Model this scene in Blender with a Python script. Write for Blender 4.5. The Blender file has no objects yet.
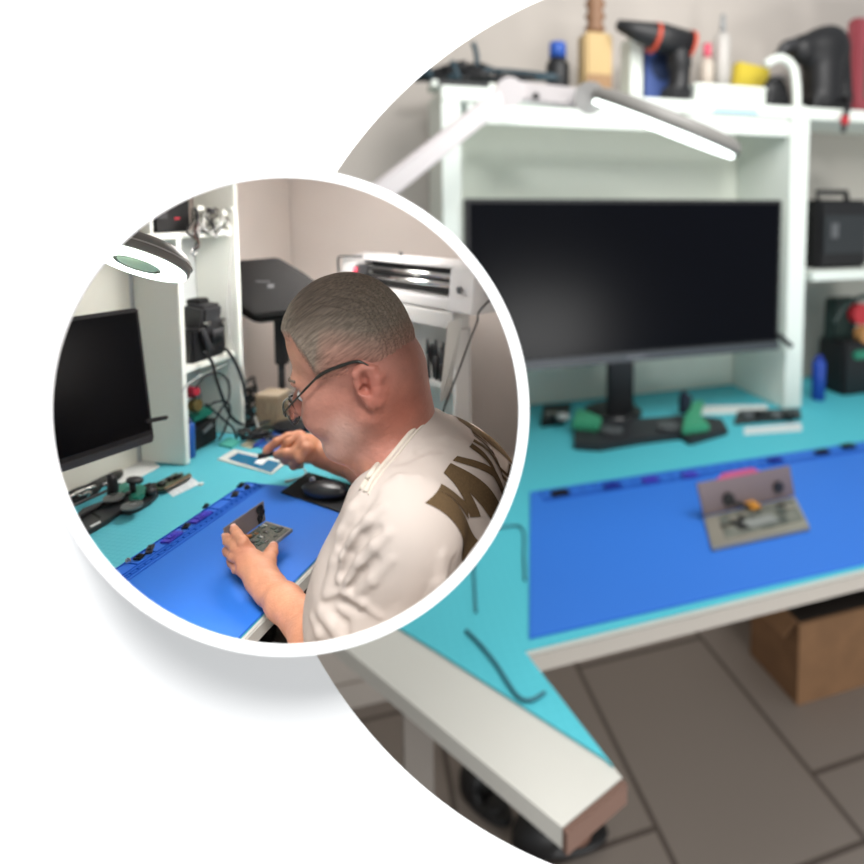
import bpy, bmesh, math, random
import numpy as np
from mathutils import Vector, Matrix
from mathutils.bvhtree import BVHTree
import openvdb as vdb

random.seed(7)
rng = np.random.default_rng(5)
scene = bpy.context.scene
COL = scene.collection
V = Vector

# ------------------------------------------------------------------ camera
ZC = 1.42                       # eye height above the floor of the near room
PITCH = math.radians(4.0)
FPX, CX, CY = 600.0, 540.0, 250.0
cd = bpy.data.cameras.new('camera')
cam = bpy.data.objects.new('camera', cd)
COL.objects.link(cam)
cam.location = (0, 0, ZC)
cam.rotation_euler = (math.pi / 2 - PITCH, 0, 0)
cd.sensor_width = 36.0
cd.lens = FPX / 864 * 36
cd.shift_x = (432 - CX) / 864
cd.shift_y = (CY - 432) / 864
cd.clip_start = 0.02
cd.clip_end = 100
cd.dof.use_dof = True
cd.dof.focus_distance = 0.95
cd.dof.aperture_fstop = 1.8
scene.camera = cam
CP, SP = math.cos(PITCH), math.sin(PITCH)
FW = V((0, CP, -SP))
UPV = V((0, SP, CP))
RT = V((1, 0, 0))
EYE = V((0, 0, ZC))


def ray(px, py):
    return RT * ((px - CX) / FPX) + FW - UPV * ((py - CY) / FPX)


def P(px, py, d):
    """point seen at that place, at depth d along the view axis"""
    return EYE + ray(px, py) * d


def PZ(px, py, z):
    """point seen at that place, on the horizontal plane z"""
    r = ray(px, py)
    return EYE + r * ((z - ZC) / r.z)


def PY(px, py, p0, n):
    """point seen at that place, on the plane through p0 with normal n"""
    r = ray(px, py)
    return EYE + r * ((p0 - EYE).dot(n) / r.dot(n))


# ------------------------------------------------------------------ materials
def lin(c):
    return tuple(((v / 255.0) / 12.92 if v / 255.0 <= 0.04045 else ((v / 255.0 + 0.055) / 1.055) ** 2.4) for v in c)


MATS = {}


def mat(name, rgb, rough=0.6, metal=0.0, noise=0.0, nscale=20.0, bump=0.0, bscale=60.0, spec=0.5, coat=0.0, stretch=None, rgb2=None):
    if name in MATS:
        return MATS[name]
    m = bpy.data.materials.new(name)
    m.use_nodes = True
    nt = m.node_tree
    b = nt.nodes['Principled BSDF']
    c = lin(rgb)
    b.inputs['Roughness'].default_value = rough
    b.inputs['Metallic'].default_value = metal
    b.inputs['Specular IOR Level'].default_value = spec
    b.inputs['Coat Weight'].default_value = coat
    b.inputs['Base Color'].default_value = (*c, 1)
    tc = nt.nodes.new('ShaderNodeTexCoord')
    src = tc.outputs['Object']
    if stretch:
        mp = nt.nodes.new('ShaderNodeMapping')
        mp.inputs['Scale'].default_value = stretch
        nt.links.new(src, mp.inputs['Vector'])
        src = mp.outputs['Vector']
    if noise > 0:
        n = nt.nodes.new('ShaderNodeTexNoise')
        n.inputs['Scale'].default_value = nscale
        n.inputs['Detail'].default_value = 4
        nt.links.new(src, n.inputs['Vector'])
        r = nt.nodes.new('ShaderNodeMix')
        r.data_type = 'RGBA'
        c2 = lin(rgb2) if rgb2 else tuple(v * (1 - noise) for v in c)
        r.inputs['A'].default_value = (*(tuple(min(1, v * (1 + noise * .4)) for v in c) if not rgb2 else c), 1)
        r.inputs['B'].default_value = (*c2, 1)
        cr = nt.nodes.new('ShaderNodeMapRange')
        cr.inputs['From Min'].default_value = .35
        cr.inputs['From Max'].default_value = .65
        nt.links.new(n.outputs['Fac'], cr.inputs['Value'])
        nt.links.new(cr.outputs['Result'], r.inputs['Factor'])
        nt.links.new(r.outputs['Result'], b.inputs['Base Color'])
    if bump > 0:
        n2 = nt.nodes.new('ShaderNodeTexNoise')
        n2.inputs['Scale'].default_value = bscale
        n2.inputs['Detail'].default_value = 3
        nt.links.new(src, n2.inputs['Vector'])
        bp = nt.nodes.new('ShaderNodeBump')
        bp.inputs['Strength'].default_value = bump
        bp.inputs['Distance'].default_value = 0.01
        nt.links.new(n2.outputs['Fac'], bp.inputs['Height'])
        nt.links.new(bp.outputs['Normal'], b.inputs['Normal'])
    MATS[name] = m
    return m


def emit(name, rgb, strength):
    m = bpy.data.materials.new(name)
    m.use_nodes = True
    b = m.node_tree.nodes['Principled BSDF']
    b.inputs['Base Color'].default_value = (*lin(rgb), 1)
    b.inputs['Emission Color'].default_value = (*lin(rgb), 1)
    b.inputs['Emission Strength'].default_value = strength
    MATS[name] = m
    return m


def grid_mat(name, rgb, line, cell, ax, width=0.05, rough=0.55, amount=.5, origin=(0, 0)):
    """a printed square grid, aligned with the horizontal axis ax"""
    m = bpy.data.materials.new(name)
    m.use_nodes = True
    nt = m.node_tree
    b = nt.nodes['Principled BSDF']
    b.inputs['Roughness'].default_value = rough
    b.inputs['Specular IOR Level'].default_value = .3
    geo = nt.nodes.new('ShaderNodeNewGeometry')
    mp = nt.nodes.new('ShaderNodeMapping')
    mp.inputs['Rotation'].default_value = (0, 0, -math.atan2(ax[1], ax[0]))
    mp.inputs['Scale'].default_value = (1 / cell[0], 1 / cell[1], 1)
    nt.links.new(geo.outputs['Position'], mp.inputs['Vector'])
    sp = nt.nodes.new('ShaderNodeSeparateXYZ')
    nt.links.new(mp.outputs['Vector'], sp.inputs['Vector'])
    outs = []
    for ch, w in (('X', width), ('Y', width * cell[0] / cell[1])):
        fr = nt.nodes.new('ShaderNodeMath'); fr.operation = 'FRACT'
        nt.links.new(sp.outputs[ch], fr.inputs[0])
        lt = nt.nodes.new('ShaderNodeMath'); lt.operation = 'LESS_THAN'
        lt.inputs[1].default_value = w
        nt.links.new(fr.outputs[0], lt.inputs[0])
        outs.append(lt)
    mx = nt.nodes.new('ShaderNodeMath'); mx.operation = 'MAXIMUM'
    nt.links.new(outs[0].outputs[0], mx.inputs[0]); nt.links.new(outs[1].outputs[0], mx.inputs[1])
    ml = nt.nodes.new('ShaderNodeMath'); ml.operation = 'MULTIPLY'
    ml.inputs[1].default_value = amount
    nt.links.new(mx.outputs[0], ml.inputs[0])
    r = nt.nodes.new('ShaderNodeMix'); r.data_type = 'RGBA'
    r.inputs['A'].default_value = (*lin(rgb), 1)
    r.inputs['B'].default_value = (*lin(line), 1)
    nt.links.new(ml.outputs[0], r.inputs['Factor'])
    nt.links.new(r.outputs['Result'], b.inputs['Base Color'])
    MATS[name] = m
    return m


# ------------------------------------------------------------------ mesh builder
def frame(x, y=None, z=None):
    x = V(x).normalized()
    if z is None:
        z = V((0, 0, 1))
    z = V(z)
    y = z.cross(x).normalized()
    z = x.cross(y).normalized()
    return Matrix((x, y, z)).transposed()


ID3 = Matrix.Identity(3)


class MB:
    def __init__(self):
        self.v, self.f = [], []

    def add(self, vs, fs):
        b = len(self.v)
        self.v += [V(p) for p in vs]
        self.f += [tuple(b + i for i in q) for q in fs]
        return self

    def box(self, c, s, R=ID3):
        c = V(c)
        vs = [c + R @ V((sx * s[0] / 2, sy * s[1] / 2, sz * s[2] / 2)) for sx in (-1, 1) for sy in (-1, 1) for sz in (-1, 1)]
        return self.add(vs, [(0, 1, 3, 2), (4, 6, 7, 5), (0, 4, 5, 1), (2, 3, 7, 6), (0, 2, 6, 4), (1, 5, 7, 3)])

    def prism(self, pts, ext):
        """closed polygon pts (3D) pushed along vector ext"""
        n = len(pts)
        ext = V(ext)
        pts = [V(p) for p in pts]
        vs = pts + [p + ext for p in pts]
        fs = [tuple(range(n))[::-1], tuple(range(n, 2 * n))]
        fs += [(i, (i + 1) % n, n + (i + 1) % n, n + i) for i in range(n)]
        return self.add(vs, fs)

    def cyl(self, p0, p1, r0, r1=None, seg=20, cap=True):
        p0, p1 = V(p0), V(p1)
        r1 = r0 if r1 is None else r1
        a = (p1 - p0).normalized()
        t = V((0, 0, 1)) if abs(a.z) < .9 else V((1, 0, 0))
        x = a.cross(t).normalized(); y = a.cross(x)
        vs = []
        for p, r in ((p0, r0), (p1, r1)):
            for i in range(seg):
                g = 2 * math.pi * i / seg
                vs.append(p + (x * math.cos(g) + y * math.sin(g)) * r)
        fs = [(i, (i + 1) % seg, seg + (i + 1) % seg, seg + i) for i in range(seg)]
        if cap:
            fs += [tuple(range(seg))[::-1], tuple(range(seg, 2 * seg))]
        return self.add(vs, fs)

    def lathe(self, p, axis, prof, seg=32):
        """prof: list of (height along axis, radius)"""
        p, a = V(p), V(axis).normalized()
        t = V((0, 0, 1)) if abs(a.z) < .9 else V((1, 0, 0))
        x = a.cross(t).normalized(); y = a.cross(x)
        vs = []
        for h, r in prof:
            for i in range(seg):
                g = 2 * math.pi * i / seg
                vs.append(p + a * h + (x * math.cos(g) + y * math.sin(g)) * max(r, 1e-5))
        fs = []
        for k in range(len(prof) - 1):
            fs += [(k * seg + i, k * seg + (i + 1) % seg, (k + 1) * seg + (i + 1) % seg, (k + 1) * seg + i) for i in range(seg)]
        fs += [tuple(range(seg))[::-1], tuple(range((len(prof) - 1) * seg, len(prof) * seg))]
        return self.add(vs, fs)

    def tube(self, pts, r, seg=8, smooth=True, n=6):
        pts = [V(p) for p in pts]
        if smooth and len(pts) > 2:
            q = [pts[0]] + pts + [pts[-1]]
            out = []
            for i in range(1, len(q) - 2):
                for k in range(n):
                    t = k / n
                    a, b, c, d = q[i - 1], q[i], q[i + 1], q[i + 2]
                    out.append(.5 * ((2 * b) + (c - a) * t + (2 * a - 5 * b + 4 * c - d) * t * t + (3 * b - a - 3 * c + d) * t ** 3))
            out.append(pts[-1])
            pts = out
        vs, fs = [], []
        up = V((0.13, 0.21, 1))
        for i, p in enumerate(pts):
            t = (pts[min(i + 1, len(pts) - 1)] - pts[max(i - 1, 0)]).normalized()
            x = t.cross(up)
            if x.length < .05:
                x = t.cross(V((1, 0, 0)))
            x.normalize()
            y = t.cross(x).normalized()
            rr = r[min(i * len(r) // len(pts), len(r) - 1)] if isinstance(r, (list, tuple)) else r
            for k in range(seg):
                g = 2 * math.pi * k / seg
                vs.append(p + (x * math.cos(g) + y * math.sin(g)) * rr)
        for i in range(len(pts) - 1):
            fs += [(i * seg + k, i * seg + (k + 1) % seg, (i + 1) * seg + (k + 1) % seg, (i + 1) * seg + k) for k in range(seg)]
        fs += [tuple(range(seg))[::-1], tuple(range((len(pts) - 1) * seg, len(pts) * seg))]
        return self.add(vs, fs)


ROOMA = []          # objects of the round window's room, trimmed at its round wall


def wloc(o):
    p = V((0, 0, 0))
    while o is not None:
        p += o.location
        o = o.parent
    return p


def obj(name, mb, m, parent=None, bevel=0.0, smooth=False, a=False, seg=2):
    me = bpy.data.meshes.new(name)
    vs = [V(p) for p in mb.v]
    if parent is not None:
        off = wloc(parent)
    else:
        off = V(((min(p.x for p in vs) + max(p.x for p in vs)) / 2, (min(p.y for p in vs) + max(p.y for p in vs)) / 2, min(p.z for p in vs)))
    me.from_pydata([tuple(p - off) for p in vs], [], mb.f)
    me.validate()
    bm = bmesh.new(); bm.from_mesh(me)
    bmesh.ops.recalc_face_normals(bm, faces=bm.faces)
    if bevel > 0:
        es = [e for e in bm.edges if len(e.link_faces) == 2 and e.calc_face_angle(0) > .5]
        bmesh.ops.bevel(bm, geom=es, offset=bevel, segments=seg, affect='EDGES', clamp_overlap=True)
    bm.to_mesh(me); bm.free()
    me.materials.append(m)
    o = bpy.data.objects.new(name, me)
    COL.objects.link(o)
    if parent is not None:
        o.parent = parent
    else:
        o.location = off
    if smooth:
        for p in me.polygons:
            p.use_smooth = True
    if a or (parent is not None and parent.get('_a')):
        ROOMA.append(o)
        o['_a'] = 1
    return o


def raw(name, verts, faces, m, parent=None, a=False, smooth=True):
    mb = MB()
    me = bpy.data.meshes.new(name)
    off = wloc(parent) if parent is not None else V((0, 0, 0))
    vv = np.asarray(verts) - np.array(off)
    me.from_pydata(vv.tolist(), [], np.asarray(faces).tolist())
    me.validate()
    me.materials.append(m)
    if smooth:
        me.polygons.foreach_set('use_smooth', [True] * len(me.polygons))
    o = bpy.data.objects.new(name, me)
    COL.objects.link(o)
    o.parent = parent
    if a or (parent is not None and parent.get('_a')):
        ROOMA.append(o); o['_a'] = 1
    return o


def tag(o, label, cat, group=None):
    o['label'] = label; o['category'] = cat
    if group:
        o['group'] = group
    return o


def thing(name, loc, label, cat, group=None, a=False):
    o = bpy.data.objects.new(name, None)
    COL.objects.link(o)
    o.location = loc
    o.empty_display_size = .05
    if a:
        o['_a'] = 1
    return tag(o, label, cat, group)


def struct(o):
    o['kind'] = 'structure'
    return o


# ------------------------------------------------------------------ signed distance modelling
class SDF:
    def __init__(self, lo, hi, vox):
        self.lo = np.array(lo, float); self.vox = vox
        self.n = np.ceil((np.array(hi) - self.lo) / vox).astype(int) + 1
        self.D = np.full(self.n, 9.0, np.float32)

    def _win(self, lo, hi, m):
        a = np.maximum(np.floor((np.array(lo) - m - self.lo) / self.vox).astype(int), 0)
        b = np.minimum(np.ceil((np.array(hi) + m - self.lo) / self.vox).astype(int) + 1, self.n)
        if np.any(b <= a):
            return None, None
        g = [self.lo[i] + self.vox * np.arange(a[i], b[i]) for i in range(3)]
        X = np.stack(np.meshgrid(*g, indexing='ij'), -1)
        return (slice(a[0], b[0]), slice(a[1], b[1]), slice(a[2], b[2])), X

    def put(self, w, d, k, op):
        A = self.D[w]
        d = d.astype(np.float32)
        if op == 'sub':
            d = -d
            h = np.maximum(k - np.abs(A - d), 0) / max(k, 1e-6)
            self.D[w] = np.maximum(A, d) + h * h * k / 4
        else:
            h = np.maximum(k - np.abs(A - d), 0) / max(k, 1e-6)
            self.D[w] = np.minimum(A, d) - h * h * k / 4

    def ell(self, c, r, R=ID3, k=.02, op='add'):
        c = np.array(c); r = np.array(r, float); Rn = np.array(R)
        m = np.full(3, r.max()) if R is not ID3 else r
        w, X = self._win(c - m, c + m, k + 3 * self.vox + .01)
        if w is None: return self
        q = (X - c) @ Rn
        k0 = np.linalg.norm(q / r, axis=-1); k1 = np.linalg.norm(q / (r * r), axis=-1) + 1e-9
        self.put(w, k0 * (k0 - 1) / k1, k, op)
        return self

    def cap(self, p0, p1, r0, r1=None, k=.02, op='add'):
        p0 = np.array(p0); p1 = np.array(p1); r1 = r0 if r1 is None else r1
        m = max(r0, r1)
        w, X = self._win(np.minimum(p0, p1) - m, np.maximum(p0, p1) + m, k + 3 * self.vox + .01)
        if w is None: return self
        ab = p1 - p0
        t = np.clip(((X - p0) @ ab) / max(ab @ ab, 1e-12), 0, 1)
        d = np.linalg.norm(X - p0 - t[..., None] * ab, axis=-1) - (r0 + (r1 - r0) * t)
        self.put(w, d, k, op)
        return self

    def chain(self, pts, rs, k=.02, op='add', kk=None):
        for i in range(len(pts) - 1):
            self.cap(pts[i], pts[i + 1], rs[i], rs[i + 1], k if i == 0 or kk is None else kk, op)
        return self

    def box(self, c, s, R=ID3, rad=.002, k=.0, op='add'):
        c = np.array(c); h = np.array(s) / 2 - rad; Rn = np.array(R)
        m = np.linalg.norm(h) + rad
        w, X = self._win(c - m, c + m, k + 3 * self.vox)
        if w is None: return self
        q = np.abs((X - c) @ Rn) - h
        d = np.linalg.norm(np.maximum(q, 0), axis=-1) + np.minimum(q.max(-1), 0) - rad
        self.put(w, d, k, op)
        return self

    def full(self):
        g = [self.lo[i] + self.vox * np.arange(self.n[i]) for i in range(3)]
        return np.stack(np.meshgrid(*g, indexing='ij'), -1)

    def mesh(self):
        D = np.minimum(self.D, 4 * self.vox).astype(np.float32)
        g = vdb.FloatGrid(); g.background = 4 * self.vox
        g.copyFromArray(D)
        p, q = g.convertToQuads()
        return p * self.vox + self.lo, q[:, ::-1]


def N3(v):
    return np.array(v, float)
# ================================================================== the white front wall with its round openings
SC = (284.5, 412.0)       # small round window
BC = (727.0, 430.0, 468.0)
RIN, ROUT, RT_IN, RT_OUT = 234.5, 244.5, 239.0, 242.0
D_RING, D_PAGE = 0.66, 0.765

M_page = mat('white_paint', (252, 252, 252), .9, spec=.0)
M_ring = mat('white_lacquer', (253, 253, 253), .8, spec=.0)
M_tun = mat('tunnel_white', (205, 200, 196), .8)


def circ(cx, cy, r, n=160):
    return [(cx + r * math.cos(2 * math.pi * i / n), cy + r * math.sin(2 * math.pi * i / n)) for i in range(n)]


# front wall: star-shaped round the point (500, 430)
def reach(g):
    best = 0
    for (x, y, r) in ((SC[0], SC[1], RT_OUT + 1.6), BC):
        dx, dy = 500 - x, 430 - y
        b = dx * math.cos(g) + dy * math.sin(g)
        c = dx * dx + dy * dy - r * r
        best = max(best, -b + math.sqrt(max(b * b - c, 0)))
    return best


def square_reach(g):
    c, s = math.cos(g), math.sin(g)
    t = 1e9
    if abs(c) > 1e-6: t = min(t, (2600 - 500) / c if c > 0 else (-1700 - 500) / c)
    if abs(s) > 1e-6: t = min(t, (1900 - 430) / s if s > 0 else (-1700 - 430) / s)
    return t


mb = MB(); NN = 720
vs, fs = [], []
for i in range(NN):
    g = 2 * math.pi * i / NN
    for k_, rr in enumerate((reach(g), square_reach(g))):
        p = P(500 + rr * math.cos(g), 430 + rr * math.sin(g), D_PAGE)
        # the opening widens a little towards the back
        vs += [p, P(500 + (rr + (5 if k_ == 0 else 0)) * math.cos(g), 430 + (rr + (5 if k_ == 0 else 0)) * math.sin(g), D_PAGE + .004)]
for i in range(NN):
    a, b = 4 * i, 4 * ((i + 1) % NN)
    fs += [(a, b, b + 2, a + 2), (a + 1, a + 3, b + 3, b + 1), (a, a + 1, b + 1, b), (a + 2, b + 2, b + 3, a + 3)]
mb.add(vs, fs)
o = struct(obj('wall_front', mb, M_page)); o['label'] = 'smooth white wall with a large round opening'


def annulus(ri, ro, d0, d1, cone=False):
    m = MB(); n = 200; vs, fs = [], []
    for i in range(n):
        g = 2 * math.pi * i / n
        for r in (ri, ro):
            p = P(SC[0] + r * math.cos(g), SC[1] + r * math.sin(g), d0)
            q = P(SC[0] + r * math.cos(g), SC[1] + r * math.sin(g), d1) if cone else p + FW * (d1 - d0)
            vs += [p, q]
    for i in range(n):
        a, b = 4 * i, 4 * ((i + 1) % n)
        fs += [(a, b, b + 2, a + 2), (a + 1, a + 3, b + 3, b + 1), (a, a + 1, b + 1, b), (a + 2, b + 2, b + 3, a + 3)]
    return m.add(vs, fs)


o = struct(obj('trim_1', annulus(RIN, ROUT, D_RING, D_RING + .004), M_ring, smooth=False)); o['label'] = 'white ring round the small window'
o = struct(obj('wall_surround', annulus(RT_IN + 1.0, RT_OUT + .8, D_RING + .006, 2.75, True), M_tun)); o['label'] = 'round wall of the small window'

# ================================================================== near room
UA = V((.184, .983, 0)); VA = V((-.983, .184, 0))
ZD = 0.75
white_l = mat('white_laminate', (234, 236, 228), .45)
wallm = mat('near_wall_paint', (230, 220, 213), .85, noise=.04, nscale=3)
black = mat('black_plastic', (24, 24, 26), .45)
blackm = mat('matte_black', (18, 18, 19), .75)
dgrey = mat('dark_grey_plastic', (48, 48, 50), .5)
cable = mat('black_rubber', (20, 20, 21), .5)
wcable = mat('white_cable', (178, 178, 174), .4)
steel = mat('steel', (190, 190, 188), .25, metal=1)
turq = grid_mat('turquoise_mat', (92, 186, 200), (64, 164, 182), (.012, .012), UA, width=.10, amount=.6)
blue = mat('blue_silicone', (43, 108, 200), .5, spec=.3)
blue_d = mat('blue_silicone_dark', (26, 84, 188), .5, spec=.3)
white_p = mat('paper', (225, 226, 224), .8)
E0 = V((0, 2.12, 0))


def wall_quad(name, p0, axis, a0, a1, z0, z1, n, m, lab, th=.02):
    axis = V(axis); n = V(n)
    pts = [p0 + axis * a0, p0 + axis * a1]
    q = [V((pts[0].x, pts[0].y, z0)), V((pts[1].x, pts[1].y, z0)), V((pts[1].x, pts[1].y, z1)), V((pts[0].x, pts[0].y, z1))]
    o = struct(obj(name, MB().prism(q, n * th), m, a=True)); o['label'] = lab
    return o


XA = V((.983, -.184, 0))
wall_quad('wall_back', E0, XA, -1.45, .6, 0, 2.1, UA, wallm, 'pale grey end wall behind the seated man')
S0 = PZ(186, 466, ZD)                       # foot of the shelf panel's front edge
WL = S0 + VA * .17
wall_quad('wall_left', WL, UA, -1.2, .75, 0, 2.1, VA, wallm, 'wall behind the white shelves')
o = struct(obj('floor', MB().prism([V((-1.9, .4, -.02)), V((.8, .4, -.02)), V((.8, 2.6, -.02)), V((-1.9, 2.6, -.02))], (0, 0, .02)), mat('near_floor', (70, 62, 58), .6), a=True))

# desk
F0, F1 = PZ(243, 641, ZD), PZ(332, 548, ZD)
FD = (F1 - F0).normalized()
FN = V((-FD.y, FD.x, 0))                    # towards the shelves
fr0, fr1 = F0 - FD * .6, F0 + FD * 1.02
dw = (WL - F0).dot(FN) - .045


def desk_poly(inset, z, a0=-.6, a1=1.0, w=None):
    w = dw if w is None else w
    A, B = F0 + FD * a0 + FN * inset, F0 + FD * a1 + FN * inset
    return [V((p.x, p.y, z)) for p in (A, B, B + FN * (w - inset), A + FN * (w - inset))]


desk = thing('desk', V((F0.x, F0.y, 0)), 'white topped workbench in the round window, under the turquoise work mat beside the man', 'desk', a=True)
obj('desk_top', MB().prism(desk_poly(0, ZD - .028), (0, 0, .026)), mat('desk_edge', (186, 184, 176), .5), desk, bevel=.002)
for a_, w_ in ((.02, .30), (.9, .16), (.9, dw - .08)):
    p = F0 + FD * a_ + FN * w_
    obj('leg', MB().box((p.x, p.y, (ZD - .028) / 2), (.04, .04, ZD - .03)), dgrey, desk)
o = obj('work_mat', MB().prism(desk_poly(.008, ZD - .0019, a1=.98), (0, 0, .0024)), turq, a=True)
tag(o, 'turquoise gridded desk mat in the round window, under the smaller blue mat', 'desk mat')

# blue repair mat with its parts tray
zb = ZD + .0008
TR, TL = PZ(246, 483, zb), PZ(110, 573, zb)
TD = (TR - TL).normalized(); TN = V((TD.y, -TD.x, 0))       # towards the man
wm = (F0 - TR).dot(TN) - .008
R1 = PZ(341, 517, zb)
TL2 = TR - TD * 1.0
BR = TR + (R1 - TR) * 1.0
quad = [TR, TL2, TL2 + TN * wm, TR + TN * wm + TD * .0]
bm_root = thing('repair_mat', V((TR.x, TR.y, zb)), 'bright blue silicone repair mat in the round window, under the hand holding the phone', 'repair mat', a=True)
obj('sheet', MB().prism(quad, (0, 0, .003)), blue, bm_root, bevel=.0012)
zr = zb + .003
mbr = MB()
Rm = frame(TD)
for off, w_, h_ in ((.006, .0018, .003), (.034, .0012, .002), (.041, .0012, .002), (.049, .0012, .002), (.057, .0010, .0016)):
    c = TR - TD * .5 + TN * off
    mbr.box((c.x, c.y, zr + h_ / 2), (1.0 - .012, w_, h_), Rm)
for k in range(22):
    c = TR - TD * (.006 + k * .042) + TN * .02
    mbr.box((c.x, c.y, zr + .0012), (.0015, .028, .0024), Rm)
for k in range(60):
    c = TR - TD * (.012 + k * .0155) + TN * .0455
    mbr.box((c.x, c.y, zr + .0008), (.0012, .007, .0016), Rm)
obj('tray_rib', mbr, blue_d, bm_root)
o = obj('tray_floor', MB().prism([TR + TN * .007 - TD * .005, TL2 + TN * .007, TL2 + TN * .033, TR + TN * .033 - TD * .005], (0, 0, .0036)), mat('blue_tray', (42, 108, 210), .5), bm_root)
# small loose parts in the tray
purp = mat('violet_plastic', (72, 64, 190), .4, noise=.3, nscale=150)
zp = zr + .0008
for (px, py, l, w_, rot, mm, nm, lb) in (
        (201, 517, .050, .020, 0, purp, 'phone_flex_part', 'violet phone part in the blue mat tray, third from the mat corner'),
        (186, 526, .018, .012, .4, blackm, 'phone_flex_part', 'small black part lying between the two violet parts of the tray'),
        (172, 537, .042, .020, .1, purp, 'phone_flex_part', 'violet phone part in the blue mat tray, nearer the frame than the other violet one'),
        (206, 506, .014, .010, .3, blackm, 'phone_flex_part', 'tiny black part beside the far end of a violet part'),
        (241, 485, .020, .012, .2, blackm, 'phone_camera_module', 'black camera module on the far corner of the blue mat'),
        (247, 487, .014, .012, .7, dgrey, 'phone_camera_module', 'dark grey module touching the far corner tip of the blue mat'),
        (235, 494, .022, .014, .5, dgrey, 'phone_camera_module', 'dark module on the ribs just inside the blue mat corner'),
        (150, 549, .030, .012, .6, dgrey, 'phone_flex_part', 'dark curled flex part in the near half of the tray'),
        (139, 557, .016, .014, .2, blackm, 'phone_flex_part', 'black round part in the tray, closest to the ring'),
        (128, 561, .012, .009, .9, steel, 'phone_flex_part', 'tiny silver part in the tray near the ring')):
    c = PZ(px, py, zp + .003)
    R_ = frame(TD) @ Matrix.Rotation(rot, 3, 'Z')
    m_ = MB().box((c.x, c.y, zp + .003), (l, w_, .004), R_).box((c.x, c.y, zp + .0062), (l * .55, w_ * .6, .003), R_)
    m_.cyl((c.x, c.y, zp + .0078), (c.x, c.y, zp + .0095), w_ * .18, seg=10)
    tag(obj(nm, m_, mm, a=True, bevel=.0008), lb, 'phone part', 'loose parts in the blue mat tray')

# shelf unit -----------------------------------------------------------
def SP_(a, v, z):
    p = S0 + UA * a + VA * v
    return V((p.x, p.y, z))


shelf = thing('shelf_unit', SP_(0, 0, ZD), 'white open shelf unit in the round window, standing on the bench beside the monitor', 'shelf unit', a=True)
RA = frame(UA)
d_sh = (S0 - EYE).dot(FW)
TOPZ = P(183, 238, d_sh).z
BAY = (PZ(243, 435.5, ZD) - S0).length
DEP = .135
th = .016
obj('side_panel', MB().box(SP_(th / 2, DEP / 2, (ZD + TOPZ) / 2 + .001), (th, DEP, TOPZ - ZD - .002), RA), white_l, shelf, bevel=.0015)
obj('side_panel', MB().box(SP_(BAY + .012, DEP / 2, (ZD + 1.62) / 2 + .001), (th, DEP, 1.62 - ZD - .002), RA), white_l, shelf, bevel=.0015)
obj('shelf_board', MB().box(SP_((BAY - .62) / 2, DEP / 2, TOPZ + th / 2), (BAY + .62 - .01, DEP, th), RA), white_l, shelf, bevel=.0015)
SHZ = PZ(184, 373, 1.0).z
d_sh = (SP_(0, 0, 0) - EYE).dot(FW)
SHZ = P(183, 366, d_sh).z
obj('shelf_board', MB().box(SP_(BAY / 2 + th / 2, DEP / 2 + .004, SHZ), (BAY - th - .002, DEP - .008, th), RA), white_l, shelf, bevel=.0015)
obj('back_panel', MB().box(SP_(BAY / 2 + .006, DEP + .004, (ZD + TOPZ) / 2), (BAY + .03, .005, TOPZ - ZD - .004), RA), mat('grey_board', (196, 200, 200), .6), shelf)
obj('back_panel', MB().box(SP_(-.40, DEP + .004, (ZD + TOPZ) / 2), (.78, .005, TOPZ - ZD - .004), RA), mat('cream_board', (226, 224, 212), .6), shelf)
# upright divider over the top board
dv = PY(151, 215, SP_(0, 0, 0), VA)
obj('divider', MB().box((dv.x + VA.x * DEP / 2, dv.y + VA.y * DEP / 2, TOPZ + th + .09), (.010, DEP, .18), RA), white_l, shelf)


def onshelf(px, py, v=0.02):
    """point on a plane parallel to the shelf fronts, v behind the front edge"""
    return PY(px, py, SP_(0, v, 0), VA)


# black boxes on the top board
for (x0, x1, lab) in ((113, 149, 'black box on the top shelf, cut by the ring, left of the upright divider'), (154, 192, 'black box with small red mark on the top shelf, right of the divider')):
    a, b = onshelf(x0, 228, .03), onshelf(x1, 228, .03)
    c = (a + b) / 2; L_ = (b - a).length
    t = thing('equipment_box', V((c.x, c.y, TOPZ + th)), lab, 'equipment box', 'black boxes on the top shelf of the round window', a=True)
    obj('body', MB().box((c.x + VA.x * .04, c.y + VA.y * .04, TOPZ + th + .0655), (L_ * .93, .08, .13), RA), blackm, t, bevel=.004)
    f = c - VA * .0005
    if x0 > 150:
        obj('badge', MB().box((f.x + UA.x * .012, f.y + UA.y * .012, TOPZ + th + .035), (.018, .002, .006), RA), mat('red_badge', (190, 40, 60), .5), t)
        obj('grille', MB().box((f.x - UA.x * .035, f.y - UA.y * .035, TOPZ + th + .06), (.03, .002, .05), RA), dgrey, t)
    else:
        obj('badge', MB().box((f.x + UA.x * .02, f.y + UA.y * .02, TOPZ + th + .035), (.026, .002, .007), RA), mat('grey_badge', (120, 120, 122), .5), t)

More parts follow.
